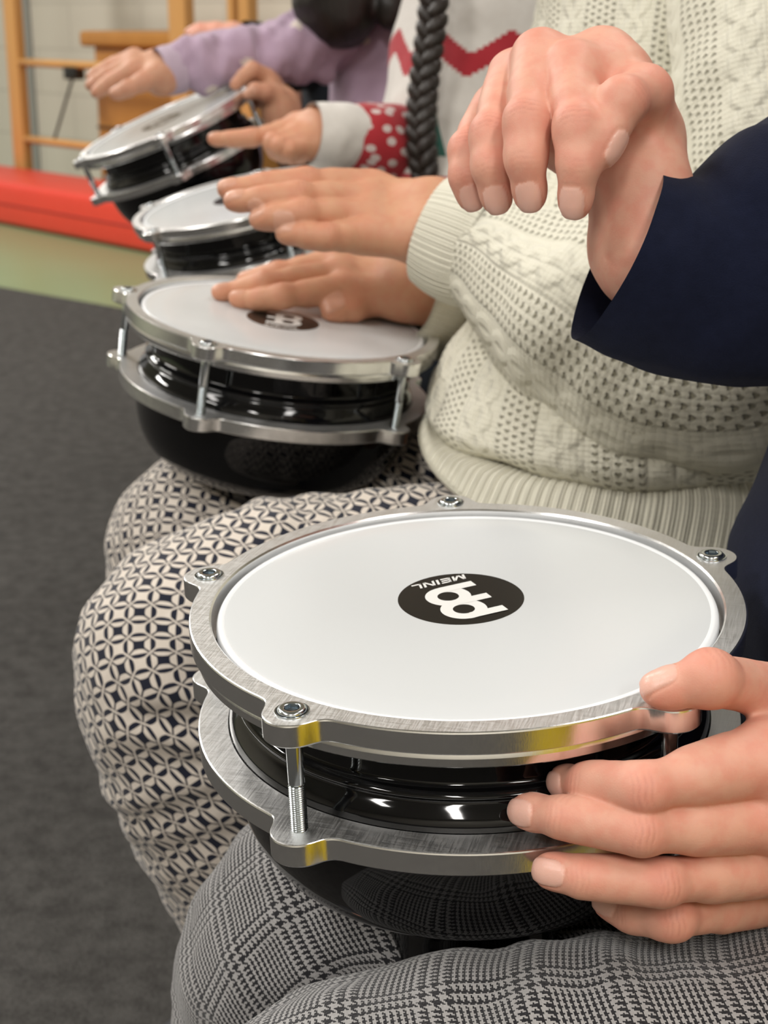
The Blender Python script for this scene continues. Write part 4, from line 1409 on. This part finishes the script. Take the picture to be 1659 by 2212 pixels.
hair_cap(P4, sk4['head'], sk4['face'], M_HAIR, 1.0, Both())
shoes(P4, sk4['legs'], M_SHOE)

# ------------------------------------------------------------------ fifth child: only a hand shows beyond the lilac sleeve
D5 = 2.30
P5 = empty('person', (*U(760, 330, 2.55)[:2], 0), label='person mostly hidden behind the lilac sleeve, only a pink hand showing above it', cat='person')
far = Hand(
    fingers=[
        [(U(465, 74, D5), .0098), (U(435, 72, D5), .0086), (U(424, 74, D5), .0076), (U(414, 77, D5), .0066)],
        [(U(464, 68, D5 + .02), .0100), (U(432, 66, D5 + .02), .0088), (U(420, 68, D5 + .02), .0078), (U(408, 71, D5 + .02), .0068)],
        [(U(466, 63, D5 + .04), .0096), (U(434, 62, D5 + .04), .0084), (U(424, 64, D5 + .04), .0074), (U(413, 66, D5 + .04), .0064)],
        [(U(470, 61, D5 + .06), .0090), (U(444, 61, D5 + .06), .0076), (U(434, 63, D5 + .06), .0068), (U(425, 65, D5 + .06), .0058)]],
    thumb=[(U(498, 84, D5 - .01), .0135), (U(478, 88, D5 - .02), .0110), (U(460, 90, D5 - .02), .0092), (U(446, 92, D5 - .02), .0074)],
    wrist=[(U(505, 82, D5 + .01), .0190), (U(505, 76, D5 + .04), .0190)],
    arm=[(U(560, 95, D5 + .04), .0180), (U(660, 140, D5 + .12), .020)],
    dors=UPV, tdors=UPV)
h5c = U(790, 380, 2.55)
h5c[2] = .45
sk5 = dict(hips=h5c, belly=h5c + A3(0, 0, .12), chest=U(790, 20, 2.52), head=h5c + A3(-.04, 0, .62), face=A3(-1, -.1, -.3), side=A3(.2, 1, 0),
           arms=[[U(770, 0, 2.42), U(660, 140, 2.42), U(590, 110, 2.36)], [U(770, 0, 2.64), U(700, 200, 2.6), U(620, 230, 2.55)]],
           legs=[[h5c + A3(.02, -.08, 0), h5c + A3(-.24, -.09, 0), h5c + A3(-.16, -.09, -.37), h5c + A3(-.26, -.09, -.42)], [h5c + A3(.02, .08, 0), h5c + A3(-.24, .09, 0), h5c + A3(-.16, .09, -.37), h5c + A3(-.26, .09, -.42)]])
body(P5, [far.mesh(.0022), core_mesh(sk5)], M_SKIN_A)
g = Geo()
for l, s in zip(sk5['legs'], (2.5, 4.5)):
    leg_geo(g, l[0], l[1], l[2], (.076, .068, .058, .053, .046), seed=s, nu=40, nv=50)
g.build('trousers', M_DARK, P5)
g = Geo()
loft_geo([(sk5['chest'] + A3(0, 0, .14), A3(.05, 0, 0), A3(.01, .055, 0)), (sk5['chest'] + A3(0, 0, .11), A3(.085, 0, 0), A3(.02, .12, 0)), (sk5['chest'], A3(.10, 0, 0), A3(.02, .14, 0)), (sk5['belly'], A3(.10, 0, 0), A3(.02, .14, 0)), (h5c + A3(0, 0, -.02), A3(.10, 0, 0), A3(.02, .14, 0))], 60, 40, folds(.004, 18, 3.0), geo=g)
loft_geo(limb_rings([U(520, 84, D5 + .03), U(560, 96, D5 + .045), U(660, 140, D5 + .12), U(770, 0, 2.42)], [.028, .032, .040, .048], A3(.1, 1, 0)), 40, 30, None, (False, True), geo=g)
loft_geo(limb_rings([U(640, 224, 2.56), U(700, 200, 2.6), U(770, 0, 2.64)], [.030, .040, .048], A3(.1, 1, 0)), 40, 30, None, (False, True), geo=g)
g.build('sweatshirt', M_DARK, P5)
hair_cap(P5, sk5['head'], sk5['face'], M_HAIR_B)
shoes(P5, sk5['legs'], M_SHOE)
